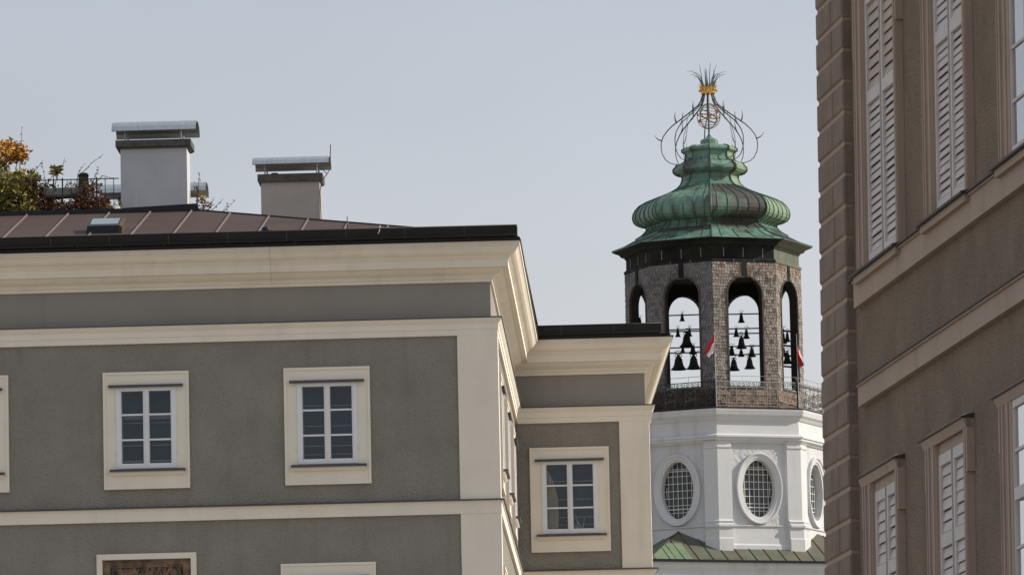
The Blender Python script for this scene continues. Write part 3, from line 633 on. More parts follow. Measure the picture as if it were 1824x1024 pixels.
for (l0, l1) in ((s_e - 1.15, s_e - 0.02), (s_e - 1.9, s_e - 1.2)):
    top0 = max(0, 0)
    pts = [sq(s_e - .02, l1, ze + .02), sq(s_e - .02, l0, ze + .02)]
    zz0 = s_e - min(l0, s_e - 1.0); pts += [sq(s_e - min(1.25, s_e - l0), l0, ze + .02 + tanb * min(1.25, s_e - l0)), sq(s_e - min(1.25, s_e - l1), l1, ze + .02 + tanb * min(1.25, s_e - l1))]
    q.face(*pts)
q.build('green_sheets', M['base_green'], br)
q = MB(); q.sweep([(sq(s_e, s_e, 0)[0], sq(s_e, s_e, 0)[1]), sq(s_e, -s_e, 0)[:2], sq(-s_e, -s_e, 0)[:2], sq(-s_e, s_e, 0)[:2]], [(0.0, ze + .01), (0.03, ze - .0), (0.03, ze - .07), (-.05, ze - .09), (-.3, ze - .05)], closed=True); q.build('base_eave', M['dark_metal'], B)
sw = s_e - .35
q = MB(); q.sweep([sq(sw, sw, 0)[:2], sq(sw, -sw, 0)[:2], sq(-sw, -sw, 0)[:2], sq(-sw, sw, 0)[:2]], [(.0, 0), (0, ze - .8), (.1, ze - .7), (.1, ze - .4), (.25, ze - .2), (.25, ze - .06), (-.4, ze - .06), (-.4, 0)], closed=True); q.build('base_wall', M['white'], B)
# --- belfry
RB = 3.54; TK = 0.30; Z0, Z1 = 32.1, 38.2; OW = 0.745; ZS = 36.83; ZB = 33.12; ZA = 37.56
def side(k): return k in (1, -2, 2, -3)
def arch_pts(n=14, hw=None, OW=.745): hw = OW if hw is None else hw; return [(hw * math.cos(math.pi * j / n), ZS + (ZA - ZS) * math.sin(math.pi * j / n)) for j in range(n + 1)]
def belfry_face(q, k):
    OW = .86 if side(k) else .745; T = TF(k, RB); fw = RB * math.sin(al); bw_ = (RB - TK / CZ) * math.sin(al)
    for o, hw in ((0, fw), (-TK, bw_)):
        for s_ in (-1, 1): q.face(*[T(*p) for p in ((s_ * OW, o, Z0), (s_ * hw, o, Z0), (s_ * hw, o, Z1), (s_ * OW, o, Z1))])
        q.face(*[T(*p) for p in ((-OW, o, Z0), (OW, o, Z0), (OW, o, ZB), (-OW, o, ZB))])
        ap_ = arch_pts(OW=OW)
        for (a, b_) in zip(ap_, ap_[1:]): q.face(T(a[0], o, a[1]), T(b_[0], o, b_[1]), T(b_[0], o, Z1), T(a[0], o, Z1))
    ap_ = [(OW, ZB)] + arch_pts(OW=OW) + [(-OW, ZB)]
    for a, b_ in zip(ap_, ap_[1:] + ap_[:1]): q.face(T(a[0], 0, a[1]), T(b_[0], 0, b_[1]), T(b_[0], -TK, b_[1]), T(a[0], -TK, a[1]))
q = MB()
for k in range(8): belfry_face(q, k)
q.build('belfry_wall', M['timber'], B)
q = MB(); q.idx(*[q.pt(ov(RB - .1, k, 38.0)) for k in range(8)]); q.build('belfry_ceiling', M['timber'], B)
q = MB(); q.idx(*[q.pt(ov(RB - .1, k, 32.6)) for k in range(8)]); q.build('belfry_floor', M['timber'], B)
# shingles, row by row
rs = random.Random(11)
for k in (-3, -2, -1, 0, 1, 2):
    OW = .86 if side(k) else .745; q = MB(TF(k, RB)); fw = RB * math.sin(al); z = 32.15; row = 0
    while z < 38.12:
        x = -fw - (0.06 if row % 2 else 0.0) - rs.uniform(0, .05)
        while x < fw:
            wd = rs.uniform(0.09, 0.15); xa, xb = max(x, -fw - .02), min(x + wd - 0.017, fw + .02); zj = z + rs.uniform(-.014, .014); top = z + .16
            parts = [(xa, xb)]
            # cut round the opening
            def inside(xx, zz):
                if abs(xx) >= OW: return False
                if zz < ZB: return False
                if zz < ZS: return True
                return zz < ZS + (ZA - ZS) * math.sqrt(max(0, 1 - (xx / OW) ** 2))
            zt_ = min(top, 38.19)
            if z < ZB < top and abs((xa + xb) / 2) < OW: zt_ = ZB
            cx = (xa + xb) / 2
            if xb - xa > .02 and not inside(cx, zj + .02) and not (inside(xa + .01, zj + .03) and inside(xb - .01, zj + .03)):
                if inside(xb, zj + .02): xb = -math.sqrt(max(0, 1 - max(0, (zj + .05 - ZS) / (ZA - ZS)) ** 2)) * OW if zj > ZS else -OW
                if inside(xa, zj + .02): xa = math.sqrt(max(0, 1 - max(0, (zj + .05 - ZS) / (ZA - ZS)) ** 2)) * OW if zj > ZS else OW
                if xb - xa > .015:
                    q.cur = 1 if z < 33.0 or (k in (0, 1) and z > 37.0 and rs.random() < (z - 37.0) * (.75 if k else .3)) else 0
                    o1 = rs.uniform(.022, .042)
                    q.hexa([(xa, 0.004, zj), (xb, 0.004, zj), (xb, o1, zj), (xa, o1, zj), (xa, 0.003, zt_), (xb, 0.003, zt_), (xb, .014, zt_), (xa, .014, zt_)])
            x += wd
        z += 0.125; row += 1
    q.build('shingles', [M['shingle_n' if k < 0 else 'shingle'], M['shingle_left_low' if k < 0 else 'shingle_r']], B)
# arch linings, keystones, sill
for k in (-3, -2, -1, 0, 1, 2):
    OW = .86 if side(k) else .745; q = MB(TF(k, RB)); n = 20; pin = [(OW, ZB + .02)] + arch_pts(n, OW - .01) + [(-OW, ZB + .02)]
    pin[0] = (OW - .01, ZB + .02); pin[-1] = (-OW + .01, ZB + .02)
    def outp(j):
        x, z = pin[j]
        if j == 0: return (OW + .055, z)
        if j == len(pin) - 1: return (-OW - .055, z)
        a = math.pi * (j - 1) / n; return ((OW + .055) * math.cos(a), ZS + (ZA - ZS + .055) * math.sin(a))
    for j in range(len(pin) - 1):
        a, b_, c, d = pin[j], pin[j + 1], outp(j + 1), outp(j)
        q.hexa([(a[0], 0, a[1]), (b_[0], 0, b_[1]), (c[0], 0, c[1]), (d[0], 0, d[1]), (a[0], .06, a[1]), (b_[0], .06, b_[1]), (c[0], .058, c[1]), (d[0], .058, d[1])])
    q.build('arch_lining', M['shingle_dark'], B)
    q = MB(TF(k, RB)); q.box(-OW, OW, -TK, .07, ZB - .06, ZB + .02); q.build('belfry_sill', M['copper'], B)
    q = MB(TF(k, RB)); q.box(-.1, .1, 0.0, .07, ZA - .02, 38.16); q.build('keystone', M['entab'], B)
# entablature under the roof
q = MB(); q.lathe([(3.45, 38.12), (3.55, 38.13), (3.60, 38.16), (3.60, 38.24), (3.53, 38.3), (3.5, 38.33), (3.5, 38.72), (3.56, 38.76), (3.56, 38.8), (3.7, 38.84), (3.78, 38.94), (3.9, 38.98), (4.02, 39.03), (4.07, 39.06), (3.9, 39.1)], 8, cap=False); q.mi = [1 if i % 8 in (1, 2) else 0 for i in range(len(q.f))]; en = q.build('entablature', [M['entab'], M['entab_sunlit']], B)
q = MB()
for k in range(-3, 3):
    T = TF(k, 3.5); q.T = T; fw = 3.5 * math.sin(al)
    for i, a in enumerate((-.85, -.0, .85)): q = MB(T); q.box(a - .014, a + .014, 0.0, .014, 38.34, 38.72); q.build('sheet_joint', M['entab_seam'], en)
    T = TF(k, 3.6)
    for a in (-.45, .42): q = MB(T); q.box(a - .01, a + .01, -.03, .008, 38.14, 38.25); q.build('sheet_joint', M['entab_seam'], en)
# copper roof
dome = [(4.07, 39.06), (4.06, 39.09), (3.55, 39.27), (3.07, 39.52), (3.07, 39.58), (2.98, 39.62), (2.82, 39.72), (2.68, 39.86), (2.62, 39.96), (2.66, 40.03), (2.88, 40.08), (3.06, 40.17), (3.15, 40.29), (3.18, 40.44), (3.15, 40.6), (3.06, 40.76), (2.9, 40.93),
        (2.62, 41.08), (2.23, 41.23), (1.9, 41.35), (1.6, 41.47), (1.36, 41.6), (1.2, 41.76), (1.13, 41.95), (1.14, 42.08), (1.24, 42.13), (1.4, 42.19), (1.49, 42.28), (1.49, 42.38), (1.4, 42.46), (1.36, 42.56), (1.2, 42.6), (1.05, 42.68), (0.97, 42.78),
        (0.97, 43.0), (1.02, 43.05), (1.12, 43.1), (1.12, 43.18), (1.04, 43.24), (0.8, 43.3), (0.5, 43.36), (0.36, 43.4), (0.36, 43.56), (0.3, 43.6), (0.14, 43.68), (0.05, 43.78), (0.02, 43.95)]
q = MB(); rings = [[q.pt(ov(R, k, z)) for k in range(8)] for R, z in dome]
for i, (a, b_) in enumerate(zip(rings, rings[1:])):
    for k in range(8):
        zz = dome[i][1]
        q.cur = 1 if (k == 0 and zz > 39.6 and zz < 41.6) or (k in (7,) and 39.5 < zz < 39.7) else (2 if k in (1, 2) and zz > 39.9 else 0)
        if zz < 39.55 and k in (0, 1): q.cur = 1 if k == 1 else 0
        q.idx(a[k], a[(k + 1) % 8], b_[(k + 1) % 8], b_[k])
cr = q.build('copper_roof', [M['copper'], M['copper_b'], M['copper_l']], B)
q = MB()
for k in range(8):
    for i0, i1, fr in ((4, 21, (.12, .31, .5, .69, .88)), (1, 3, (.14, .38, .62, .86)), (30, 33, (.5,))):
        for f in fr:
            pts = []
            for R, z in dome[i0:i1 + 1]:
                v0, v1 = Vector(ov(R + .012, k, z)), Vector(ov(R + .012, k + 1, z)); pts.append(v0.lerp(v1, f))
            q.tube(pts, 0.022, 4)
    q.tube([ov(R + .012, k, z) for R, z in dome[1:40]], 0.03, 4)
q.build('roof_seam', M['copper_seam'], cr)
for k in range(8):       # straps over the corners of the collar
    q = MB(); q.tube([ov(R - .02, k, z) for R, z in dome[25:31]], .07, 6); q.build('collar_strap', M['copper_b'], cr)
# finial
F_ = MB(); F_.tube([(0, 0, 43.8), (0, 0, 45.9)], 0.035, 8); F_.tube([(-.19, .05, 43.6), (-.17, .03, 44.0), (-.06, 0, 44.5), (-.04, 0, 45.5)], 0.025, 5, .015)
fin = F_.build('finial', M['leafiron'], B)
ribp = [(.2, 45.5), (.26, 45.25), (.4, 45.02), (.62, 44.83), (.9, 44.62), (1.2, 44.4), (1.48, 44.2), (1.7, 43.98), (1.87, 43.75), (1.95, 43.5), (1.96, 43.3), (1.92, 43.05), (1.8, 42.82), (1.64, 42.68), (1.45, 42.62), (1.3, 42.6)]
def radial(az, pts): return [(r * math.sin(az), -r * math.cos(az), z) for r, z in pts]
for k in range(8):
    az = k * a45; q = MB(); q.tube(radial(az, ribp), 0.032, 5, 0.014)
    def tendril(r, z, a0, L, curl, w=.018):
        pts = []; x, y = r, z; a = a0
        for j in range(8): pts.append((x, y)); x += math.cos(a) * L / 7; y += math.sin(a) * L / 7; a += curl / 7
        q.tube(radial(az, pts), w * 1.5, 4, .004)
    if k % 2 == 0:
        tendril(.62, 44.8, rad(80), .4, .5, .02); tendril(1.3, 44.3, rad(65), .5, .8, .024); tendril(1.93, 43.6, rad(15), .42, 1.1)
    else:
        tendril(.95, 44.55, rad(120), .5, -.6, .026); tendril(1.62, 44.05, rad(120), .55, -.7, .026); tendril(1.5, 43.3, rad(150), .45, -1.2, .014)
    if k % 2: q.tube(radial(az, [(1.0, 42.75), (1.2, 42.72), (1.42, 42.85), (1.5, 43.2), (1.45, 43.6), (1.3, 44.0), (1.2, 44.4)]), .018, 4, .014)
    for rr0, zz0 in ((.3, 45.15), (1.1, 44.45)): tendril(rr0, zz0, rad(rnd.uniform(60, 120)), rnd.uniform(.15, .3), rnd.uniform(-1, 1), .012)
    q.build('scroll_rib', M['leafiron'], fin)
# crown
q = MB(); n = 16
q.lathe([(.28, 45.46), (.3, 45.5), (.31, 45.56), (.31, 45.6), (.33, 45.68), (.345, 45.72), (.32, 45.72), (.3, 45.6)], 24, cap=True)
for j in range(n):
    a = 2 * math.pi * j / n; h = .16 if j % 2 == 0 else .08; fl = .16 if j % 2 == 0 else .04
    q.face((.35 * math.sin(a - .14), -.35 * math.cos(a - .14), 45.7), (.35 * math.sin(a + .14), -.35 * math.cos(a + .14), 45.7), ((.35 + fl) * math.sin(a), -(.35 + fl) * math.cos(a), 45.76 + h))
    q.lathe([(.001, -.04), (.035, -.01), (.035, .02), (.001, .04)], 6, (.36 * math.sin(a), -.36 * math.cos(a), 45.6), cap=False)
q.build('gilded_crown', M['gold'], fin)
rf = random.Random(21); q = MB()
for j in range(18):
    a = 2 * math.pi * j / 18 + rf.uniform(-.1, .1); bend = rf.choice((.1, .3, 1.3, 1.6, 2.0)); L = rf.uniform(.75, 1.02) if bend < 1 else rf.uniform(.8, 1.1); pts = []; r, z, t = .2, 45.7, rad(84 if bend < 1 else 68)
    for i in range(9): pts.append((r * math.sin(a), -r * math.cos(a), z)); r += math.cos(t) * L / 8; z += math.sin(t) * L / 8; t -= bend / 8 * (i / 3.6)
    q.tube(pts, .024, 4, .006)
    c = pts[5]; 
q.build('leaf_spray', M['leafiron'], fin)
# armillary sphere
q = MB(); c0 = Vector((0, 0, 44.55))
def ringt(R, nrm, th=.014, off=0, sx=1):
    nrm = Vector(nrm).normalized(); x = nrm.cross(Vector((0, 0, 1)) if abs(nrm.z) < .95 else Vector((1, 0, 0))).normalized(); y = nrm.cross(x)
    q.tube([c0 + nrm * off + x * R * math.cos(2 * math.pi * j / 24) + y * R * math.sin(2 * math.pi * j / 24) * sx for j in range(25)], th, 4)
for nn in ((1, 0, 0), (0, 1, 0), (.7, .7, 0), (.7, -.7, 0)): ringt(.47, nn, .014, 0, 1.1)
ringt(.46, (.15, 0, 1), .022); ringt(.36, (.15, 0, 1), .012, .28); ringt(.36, (.15, 0, 1), .012, -.28); ringt(.42, (.5, .2, .8), .02); ringt(.2, (.1, 0, 1), .01, .42); ringt(.2, (.1, 0, 1), .01, -.42)
q.build('armillary_sphere', M['copperrod'], fin)
q = MB(); q.lathe([(.001, -.1), (.07, -.07), (.1, 0), (.07, .07), (.001, .1)], 12, (0, 0, 44.52), cap=False)
q.tube([(-.42, 0, 44.35), (.42, 0, 44.72)], .022, 6); q.lathe([(.001, -.09), (.09, 0), (.001, .09)], 8, (.36, 0, 44.74), cap=False); q.lathe([(.001, -.08), (.08, 0), (.001, .08)], 8, (-.36, -.1, 44.36), cap=False)
q.lathe([(.001, -.05), (.05, 0), (.001, .05)], 8, (.46, 0, 44.6), cap=False)
q.build('gilded_arrow', M['gold'], fin)
# frame rods carrying the bells
rods = [(-1, [36.45, 35.86, 35.78, 35.13, 34.91]), (1, [36.43, 35.84, 35.64, 35.11, 34.78])]
q = MB()
for s_, zs in rods:
    for z in zs: q.tube([(s_ * 0.25, 0, z), (s_ * 2.45, 0, z + rnd.uniform(-.02, .02))], 0.028, 5)
for z in (35.7, 35.1, 34.7, 34.25): q.tube([(2.5, -.3, z), (3.1, .3, z)], .04, 5); q.tube([(-2.5, -.3, z + .3), (-3.1, .3, z + .3)], .03, 5)
for x in (0.25, -0.25, 2.45, -2.45): q.tube([(x, 0, 32.6), (x, 0, 38.0)], .06, 5)
q.build('bell_frame', M['iron'], B)
# --- balcony railing
RR = 4.62
def spiral(q, x, z, r, s_=1, turns=1.4, a0=0.0):
    pts = []
    for j in range(18):
        t = j / 17; a = a0 + s_ * t * turns * 2 * math.pi; rr = r * (1 - t * .8); pts.append((x + rr * math.cos(a), 0, z + rr * math.sin(a)))
    q.tube(pts, .019, 3)
for k in (-2, -1, 0, 1, 2):
    T0 = TF(k, RR); hw = RR * math.sin(al); rp = MB(lambda a, o, z, T0=T0: T0(a, o, z))
    z0, z1 = 32.2, 33.17
    rp.box(-hw, hw, -.015, .015, z1, z1 + .035); rp.box(-hw, hw, -.012, .012, z0, z0 + .03); rp.box(-hw, hw, -.012, .012, z1 - .22, z1 - .2); rp.box(-hw, hw, -.01, .01, z0 + .12, z0 + .14)
    rp.tube([(-hw, -.1, 33.42), (hw, -.1, 33.42)], .009, 4)
    n = 8; st_ = 2 * hw / n
    for j in range(n + 1): x = -hw + j * st_; rp.box(x - .012, x + .012, -.012, .012, z0, z1)
    for j in range(4): x = -hw + j * 2 * hw / 3; rp.tube([(x, -.1, 33.42), (x, 0, 33.17)], .008, 3)
    for j in range(n):
        x = -hw + (j + .5) * st_; s_ = 1 if j % 2 else -1
        spiral(rp, x - .1 * s_, z0 + .27, .13, s_, 1.4, 0); spiral(rp, x + .08 * s_, z0 + .58, .14, -s_, 1.4, math.pi)
        spiral(rp, x + .11 * s_, z0 + .3, .08, s_, 1.2, 1.5); spiral(rp, x - .1 * s_, z0 + .52, .09, s_, 1.2, 2.5)
        spiral(rp, x - .1, z1 - .1, .08, 1, 1.2, 0); spiral(rp, x + .1, z1 - .1, .08, -1, 1.2, math.pi)
    r_ = rp.build('balcony_railing', M['iron'] if k < 0 else mat('lighter railing iron', (0.26, 0.24, 0.22), 0.7), B)  # the right-hand sides get a lighter grey iron
for k in range(-2, 3):
    q = MB(); p = ov(RR, k, 32.15); q.box(p[0] - .04, p[0] + .04, p[1] - .04, p[1] + .04, 32.15, 33.3); q.build('railing_post', M['iron'], B)

# --- bells, every one a thing of its own
TBM = Matrix.Translation(TC) @ Matrix.Rotation(TW, 4, 'Z')
bell0 = empty('bell', (0, 0, 0), TW)
q = MB(); prof = [(0.0, .70), (.12, .70), (.2, .66), (.24, .58), (.26, .42), (.31, .24), (.4, .1), (.5, .02), (.5, 0), (.46, .0), (.36, .1), (.2, .5), (0.02, .62)]
q.lathe([(max(r, .004), z) for r, z in prof], 18, cap=False); q.build('shell', M['bronze'], bell0, smooth=True)
q = MB(); q.box(-.16, .16, -.06, .06, .68, .78); q.box(-.09, .09, -.05, .05, .78, .92); q.tube([(-.2, 0, .74), (-.2, 0, .9), (.2, 0, .9), (.2, 0, .74)], .03, 5); q.build('headstock', M['iron'], bell0)
q = MB(); q.tube([(0, 0, .6), (.03, 0, .05)], .03, 6); q.lathe([(.004, -.05), (.06, 0), (.004, .05)], 8, (.03, 0, .03), cap=False); q.build('clapper', M['iron'], bell0)
q = MB(); q.tube([(.1, -.06, .92), (.15, -.1, 1.05), (.05, -.1, 1.12), (-.25, -.1, 1.04)], .022, 5); q.tube([(.15, -.1, 1.0), (.4, -.1, 1.1)], .018, 5); q.build('hammer', M['iron'], bell0)
bells = [(-1.28, 36.19, 0.34, 0.24, 'small bell hanging alone from the top rod of the left front arch'),
 (-1.47, 35.56, 0.39, 0.24, 'small bell on the middle rods, left in the left front arch'),
 (-1.12, 35.18, 0.62, 0.60, 'large bell under the middle rods of the left front arch'),
 (-1.0, 35.55, 0.39, 0.24, 'small bell half hidden behind the large bell in the left front arch'),
 (-1.47, 34.22, 0.66, 0.66, 'largest bell of the bottom row, left one in the left front arch'),
 (-0.86, 34.24, 0.64, 0.62, 'large bell of the bottom row, right one in the left front arch'),
 (-1.29, 34.91, 0.3, 0.24, 'small bell between the two large bottom bells of the left front arch'),
 (-0.88, 34.88, 0.37, 0.34, 'medium bell just above the right bottom bell of the left front arch'),
 (1.11, 36.10, 0.42, 0.3, 'small bell hanging alone from the top rod of the right front arch'),
 (0.89, 35.5, 0.37, 0.27, 'small bell on the middle rods, left in the right front arch'),
 (1.3, 35.42, 0.43, 0.29, 'small bell on the middle rods, right in the right front arch'),
 (1.09, 35.02, 0.56, 0.45, 'large bell in the centre of the right front arch'),
 (0.69, 34.77, 0.41, 0.34, 'medium bell on the lowest rods, left in the right front arch'),
 (1.07, 34.72, 0.32, 0.3, 'small bell between two medium bells in the right front arch'),
 (1.5, 34.66, 0.43, 0.36, 'medium bell on the lowest rods, right in the right front arch'),
 (0.76, 34.12, 0.55, 0.48, 'large bottom bell, left one in the right front arch'),
 (1.4, 34.18, 0.54, 0.46, 'large bottom bell, right one in the right front arch'),
 (2.75, 35.19, 0.6, 0.4, 'uppermost left bell in the narrow right side arch'),
 (2.95, 35.25, 0.45, 0.26, 'small upper right bell in the narrow right side arch'),
 (2.76, 34.66, 0.44, 0.34, 'middle left bell in the narrow right side arch'),
 (2.92, 34.36, 0.55, 0.42, 'lowest bell in the narrow right side arch'),
 (-3.0, 36.05, 0.36, 0.28, 'small bell low in the narrow left side arch')]
for i, (x, z, h, wd, lb) in enumerate(bells):
    o = bell0 if i == 0 else copy_tree(bell0)
    o.location = TBM @ Vector((x, rnd.uniform(-.2, .2) if abs(x) < 2 else 0, z)); o.scale = (wd / 1.0, wd / 1.0, h / 0.95)
    tag(o, 'dark bronze ' + lb, 'bell', 'carillon bells in the belfry')

# --- flags
def flag(x, y, ang, label, quad, white):
    F = empty('flag', TBM @ Vector((x, y, 32.15)), TW); tag(F, label, 'flag', 'flags on the tower balcony')
    q = MB(); q.tube([(0, 0, 0), (-.02, 0, 3.0)], .022, 6, .012); q.build('flagpole', M['steel'], F)
    q = MB(); n = 8
    top, bot = quad
    for i in range(n):
        for j in range(6):
            def p(a, b_):
                u_ = a / n; w_ = b_ / 6
                P0 = Vector(top[0]).lerp(Vector(top[1]), u_); P1 = Vector(bot[0]).lerp(Vector(bot[1]), u_); v = P0.lerp(P1, w_); v.y += .05 * math.sin(u_ * 5 + w_ * 7); v.x += .015 * math.sin(u_ * 9 + w_ * 5); return tuple(v)
            q.cur = 0 if j < 3 else 1
            if white == 'left': q.cur = 1 - q.cur if j < 1 or j > 4 else 0
            q.face(p(i, j), p(i + 1, j), p(i + 1, j + 1), p(i, j + 1))
    q.build('cloth', [M['red'], M['flagwhite']], F)
p0 = ov(RR + .05, 0, 0); p1 = ov(RR + .05, 1, 0)
flag(0.02, p0[1], 0, 'red and white flag drooping to the left at the near corner of the tower balcony', (((-.03, 0, 2.92), (-.42, 0, 2.2)), ((-.03, 0, 2.25), (-.26, 0, 1.95))), 'right')
flag(p1[0], p1[1], 0, 'red and white flag drooping to the right at the right corner of the tower balcony', (((.01, 0, 2.55), (.26, 0, 1.72)), ((-.02, 0, 2.2), (.07, 0, 1.65))), 'left')

# ================================================================ right hand building
TR = rad(-7.5)
BAT = 0.012         # the old facade leans back a little as it rises
Rb = empty('brown_townhouse', (3.0573 - BAT * 9.68, 60.0, -0.055), -TR); Rb.rotation_euler = (0, BAT, -TR)
tag(Rb, 'brown roughcast townhouse with corner quoins and white louvred shutters, seen steeply from below', 'building')
# local: x = into the building (+), facade plane x = 0 faces -x; y = receding. facade coordinate v = y
TFc = lambda a, o, z: (-o, a, z)
def whole(v0, v1, z0, z1): return (v1, v0, z0, z1)
UPW = [(-0.60, -2.62), (-3.77, -5.68), (-6.94, -8.85)]
LOW = [(-0.70, -2.36), (-3.65, -5.41), (-6.76, -8.5)]
SW = 0.13; SF = 0.42
ZUB, ZUT = 9.72, 12.35; ZLB, ZLT = 5.2, 7.80
holes = [(b_ + SW, a - (.5 if i == 2 else SF), ZUB, ZUT) for i, (a, b_) in enumerate(UPW)] + [(b_ + SW, a - (.5 if i == 2 else SF), ZLB, ZLT) for i, (a, b_) in enumerate(LOW)]
q = MB(); holes_wall(q, TFc, -24, 0.95, 0, 15.5, holes)
q.T = None
q.face((0, 1.0, 0), (12, 1.0, 0), (12, 1.0, 15.5), (0, 1.0, 15.5)); q.face((0, -24, 0), (12, -24, 0), (12, -24, 15.5), (0, -24, 15.5)); q.face((12, -24, 0), (12, 1, 0), (12, 1, 15.5), (12, -24, 15.5))
q.build('wall', M['wallR'], Rb)
q = MB(); q.box(-.6, 12.6, -24.6, 1.6, 15.5, 15.7); q.hexa([(-.6, -24.6, 15.7), (12.6, -24.6, 15.7), (12.6, 1.6, 15.7), (-.6, 1.6, 15.7), (5, -20, 19), (7, -20, 19), (7, -3, 19), (5, -3, 19)]); q.build('roof', M['roof'], Rb)
# quoins
C0 = 0.2833; zj0 = 11.82
qm = MB(); gm = MB()
gm.box(-.075, 0.6, -.138, 1.14, 0, 15.5)
i = 0; z = zj0 - C0 * 41
rq = random.Random(5)
while z < 15.3:
    zt_ = min(z + C0, 15.49); gp = .034
    split = 0.62 if i % 2 else 0.32
    cuts = [0.0, 1 - split, 1.0] if i % 2 else [0.0, .42, 1.0]
    L0, L1 = -.15, 1.16
    for c0_, c1_2 in zip(cuts, cuts[1:]):
        a0, a1 = L0 + (L1 - L0) * c0_, L0 + (L1 - L0) * c1_2
        if a0 > L0: a0 += .012
        if a1 < L1: a1 -= .012
        o = .09 + rq.uniform(-.002, .002); e_ = .016
        # block with chamfered edges; the outermost wrap the corner
        x_in = .5
        qm.hexa([(-o + e_, a0, z + gp * .5), (x_in, a0, z + gp * .5), (x_in, a1, z + gp * .5), (-o + e_, a1, z + gp * .5), (-o + e_, a0, zt_ - gp * .5), (x_in, a0, zt_ - gp * .5), (x_in, a1, zt_ - gp * .5), (-o + e_, a1, zt_ - gp * .5)])
        qm.hexa([(-o, a0 + .012, z + gp), (-o + e_ + .001, a0, z + gp * .5), (-o + e_ + .001, a1, z + gp * .5), (-o, a1 - .012, z + gp), (-o, a0 + .012, zt_ - gp), (-o + e_ + .001, a0, zt_ - gp * .5), (-o + e_ + .001, a1, zt_ - gp * .5), (-o, a1 - .012, zt_ - gp)])
    z += C0; i += 1
gq = gm.build('quoin_joints', M['groove'], Rb)
qm.build('quoins', M['quoin'], Rb)
# string courses
def band(zb, zt, cap_o, v1=-.36, name='string_course'):
    q = MB(TFc); q.box(-24, v1, -.02, .055, zb, zt - .03); q.box(-24, v1, -.02, .075, zt - .0299, zt - .012); o = q.build(name, M['trimR'], Rb)
    q = MB(TFc); q.hexa([(-24, -.01, zt - .012), (v1 + .09, -.01, zt - .012), (v1 + .09, cap_o, zt - .012), (-24, cap_o, zt - .012), (-24, -.01, zt + .035), (v1 + .09, -.01, zt + .035), (v1 + .09, cap_o, zt), (-24, cap_o, zt)]); q.build('string_course_cap', M['capR'], Rb)
band(9.44, 9.69, .10); band(8.54, 8.745, .09, v1=-.5)

rq_ = random.Random(17)
def louvres(q, a0, a1, z0, z1, pitch, o, tilt=0.5, dep=.045, matcur=0):
    z = z0; pitch = (z1 - z0) / max(1, round((z1 - z0) / pitch))
    while z + pitch * .9 < z1:
        h = pitch * rq_.uniform(.93, 1.0); q.cur = matcur; tl = rq_.uniform(.15, .45) if tilt < .8 else .32; 
        q.hexa([(a0, o - .006 - dep * tl, z + h), (a1, o - .006 - dep * tl, z + h), (a1, o - dep * tl - .014, z + h), (a0, o - dep * tl - .014, z + h),
                (a0, o - .002, z + .006), (a1, o - .002, z + .006), (a1, o - .01, z + .002), (a0, o - .01, z + .002)])
        z += pitch
def shutter_leaf(W, a0, a1, z0, z1, zm, o, pitch, top_tan=False, pitch2=None):
    q = MB(TFc); fr = .06; d = .035
    q.box(a0, a0 + fr, o - d, o, z0, z1); q.box(a1 - fr, a1, o - d, o, z0, z1)
    for (c0, c1) in ((z0, z0 + .09), (zm - .055, zm + .055), (z1 - .09, z1)): q.box(a0 + fr, a1 - fr, o - d, o, c0, c1)
    q.box(a0, a0 + .012, o, o + .01, z0, z1)
    louvres(q, a0 + fr, a1 - fr, z0 + .1, zm - .06, pitch, o - .012, .5)
    louvres(q, a0 + fr, a1 - fr, zm + .062, z1 - .09, pitch2 or pitch, o - .012, .9 if top_tan else .5, matcur=1 if top_tan else 0)
    q.build('shutter', [M['shutter'], M['tan']], W)
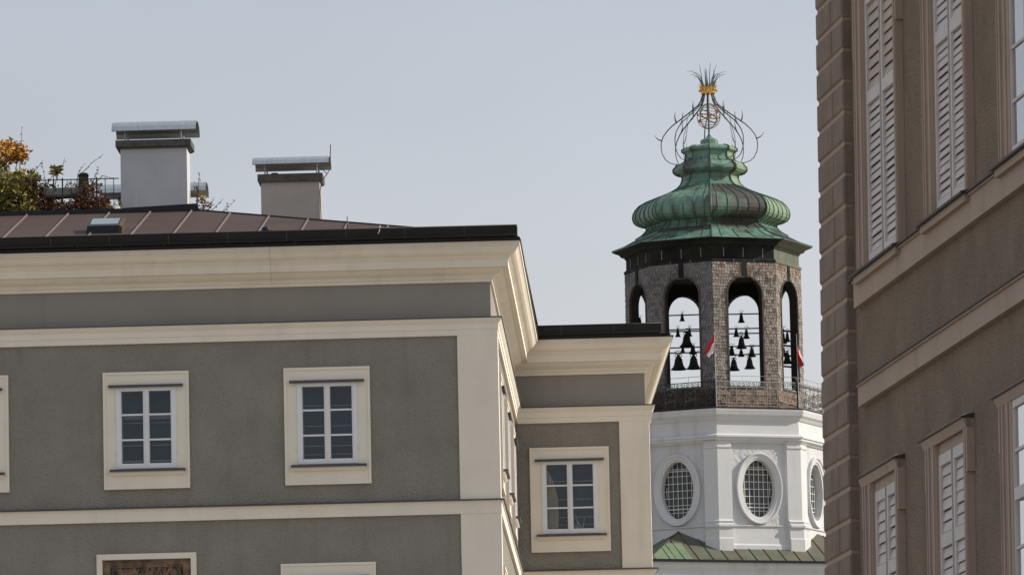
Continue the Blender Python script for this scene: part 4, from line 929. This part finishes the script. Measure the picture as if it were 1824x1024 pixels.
def r_window(va, vb, zb, zt, kind, zm, pitch, ear, hooded, top_tan=False, pitch2=None):
    q = MB(TFc); o = .065; i0, i1 = vb + SW, va - (SF if kind == 'shutter' else .5)
    q.box(i1, va, -.02, o, zb, zt); q.box(vb, i0, -.02, o, zb, zt); q.box(vb, va, -.02, o, zt, zt + .12)
    # mouldings on the reveals and the face
    rec = -.01
    for f0, f1, dd in ((.05, .075, .01), (.13, .15, .006), (.17, .215, .016), (.27, .29, .008), (.33, .40, .012)): q.box(va - f1, va - f0, o, o + dd, zb, zt)
    for e, s_ in ((i1, -1), (i0, 1)):
        for t0, t1, dd in ((-.02, .0, .030), (.0, .015, .018), (.028, .042, .012)):
            q.box(min(e, e + s_ * dd), max(e, e + s_ * dd), rec if t0 < 0 else t0, t1, zb, zt)
        q.box(min(e, e + s_ * .0019), max(e, e + s_ * .0019), -.3, -.02, zb, zt)
    q.box(i0, i1, -.3, -.02, zt - .002, zt)
    q.box(vb + .02, vb + .045, o, o + .008, zb, zt)
    # ears
    q.box(vb - .035, vb, -.02, o, ear, zt + .12); q.box(va, va + .03, -.02, o, ear, zt + .12)
    if hooded:
        q.hexa([(vb - .035, 0, zt + .0), (va + .03, 0, zt + .0), (va + .03, o + .004, zt + .0), (vb - .035, o + .004, zt + .0), (vb - .035, 0, zt + .075), (va + .06, 0, zt + .075), (va + .06, .095, zt + .075), (vb - .035, .095, zt + .075)])
    if kind == 'shutter':
        for a0, a1 in ((i0, i0 + .004), (i1 - .004, i1)): q.box(a0, a1, -.3, .0, zb, zt)
    W = q.build('window', M['trimR'], Rb)
    if hooded:
        h = MB(TFc); h.hexa([(vb - .045, 0, zt + .077), (va + .11, 0, zt + .077), (va + .11, .11, zt + .077), (vb - .045, .11, zt + .077), (vb - .045, 0, zt + .12), (va + .11, 0, zt + .12), (va + .11, .11, zt + .09), (vb - .045, .11, zt + .09)]); h.build('hood', M['capR'], W)
    else:
        h = MB(TFc); h.hexa([(vb - .06, -.02, 9.68), (va + .04, -.02, 9.68), (va + .04, .135, 9.68), (vb - .06, .135, 9.68), (vb - .06, -.02, 9.74), (va + .04, -.02, 9.74), (va + .04, .135, 9.70), (vb - .06, .135, 9.70)])
        h.build('sill', M['capR'], W)
        h = MB(TFc); h.box(vb - .02, va + .0, .0, .10, 9.62, 9.679); h.build('sill_bracket', M['trimR'], W)
    bk = MB(TFc); bk.box(i0, i1, -.34, -.3, zb, zt); bk.build('blind', M['black'] if kind == 'shutter' else M['blindR'] , W)
    if kind == 'shutter':
        mid = (i0 + i1) / 2; top = zt - (.09 if hooded else .02)
        if hooded:
            bx = MB(TFc); bx.box(i0, i1, -.0, .03, zt - .09, zt); bx.build('head_board', M['trimR'], W)
        shutter_leaf(W, i0 + .01, mid - .012, zb + .02, top, zm, .035, pitch, top_tan, pitch2)
        shutter_leaf(W, mid + .012, i1 - .01, zb + .02, top, zm, .035, pitch, top_tan, pitch2)
    else:
        f = MB(TFc); o2 = .058
        tr = zt - .75
        for (a0, a1, c0, c1, oo) in [(i0, i0 + .07, zb, zt, 0), (i1 - .03, i1, zb, zt, 0), (i0 + .07, i1 - .03, zt - .06, zt, 0), (i0 + .07, i1 - .03, zb, zb + .07, 0)] + ([(i0 + .07, i1 - .07, tr - .05, tr + .05, .012)] if hooded else []): f.box(a0, a1, o2 - .05, o2 + oo, c0, c1)
        f.box((i0 + i1) / 2 - .05, (i0 + i1) / 2 + .05, o2 - .05, o2 + .008, zb + .07, zt - .06)
        for zz in ([tr + .35, tr - .42, tr - .84] if hooded else [9.72 + .43 * j for j in range(1, 6)]): f.box(i0 + .07, i1 - .03, o2 - .03, o2 - .006, zz - .012, zz + .012)
        f.build('sash', M['shutter'], W)
        p = MB(TFc); p.face((i0, o2 - .02, zb), (i1, o2 - .02, zb), (i1, o2 - .02, zt), (i0, o2 - .02, zt)); p.build('pane', M['glassR'] if hooded else M['glassS'], W)
    return W
M['glassS'] = glass_mat('sky reflecting glass', (0.7, 0.75, 0.8), 0.5)
M['glassR'] = glass_mat('townhouse window glass', (0.8, 0.82, 0.85), 0.0)
M['blindR'] = mat('pale drape behind glass', (0.25, 0.2, 0.165), 0.9, var=0.2, vscale=1.5)
w1 = r_window(*UPW[0], ZUB, ZUT - .18, 'shutter', 11.22, .0685, 11.66, False, True, .10)
w2 = r_window(*UPW[1], ZUB, ZUT, 'shutter', 11.20, .0685, 11.9, False)
w3 = r_window(*UPW[2], ZUB, ZUT, 'glass', 0, .07, 11.9, False)
l1 = r_window(*LOW[0], ZLB, ZLT, 'shutter', 7.0, .09, 7.44, True)
l2 = r_window(*LOW[1], ZLB, ZLT, 'shutter', 6.99, .09, 7.44, True)
l3 = r_window(*LOW[2], ZLB, ZLT, 'glass', 0, .09, 7.44, True)
w1['label'] = 'window with closed shutters, tan louvres in the upper half'
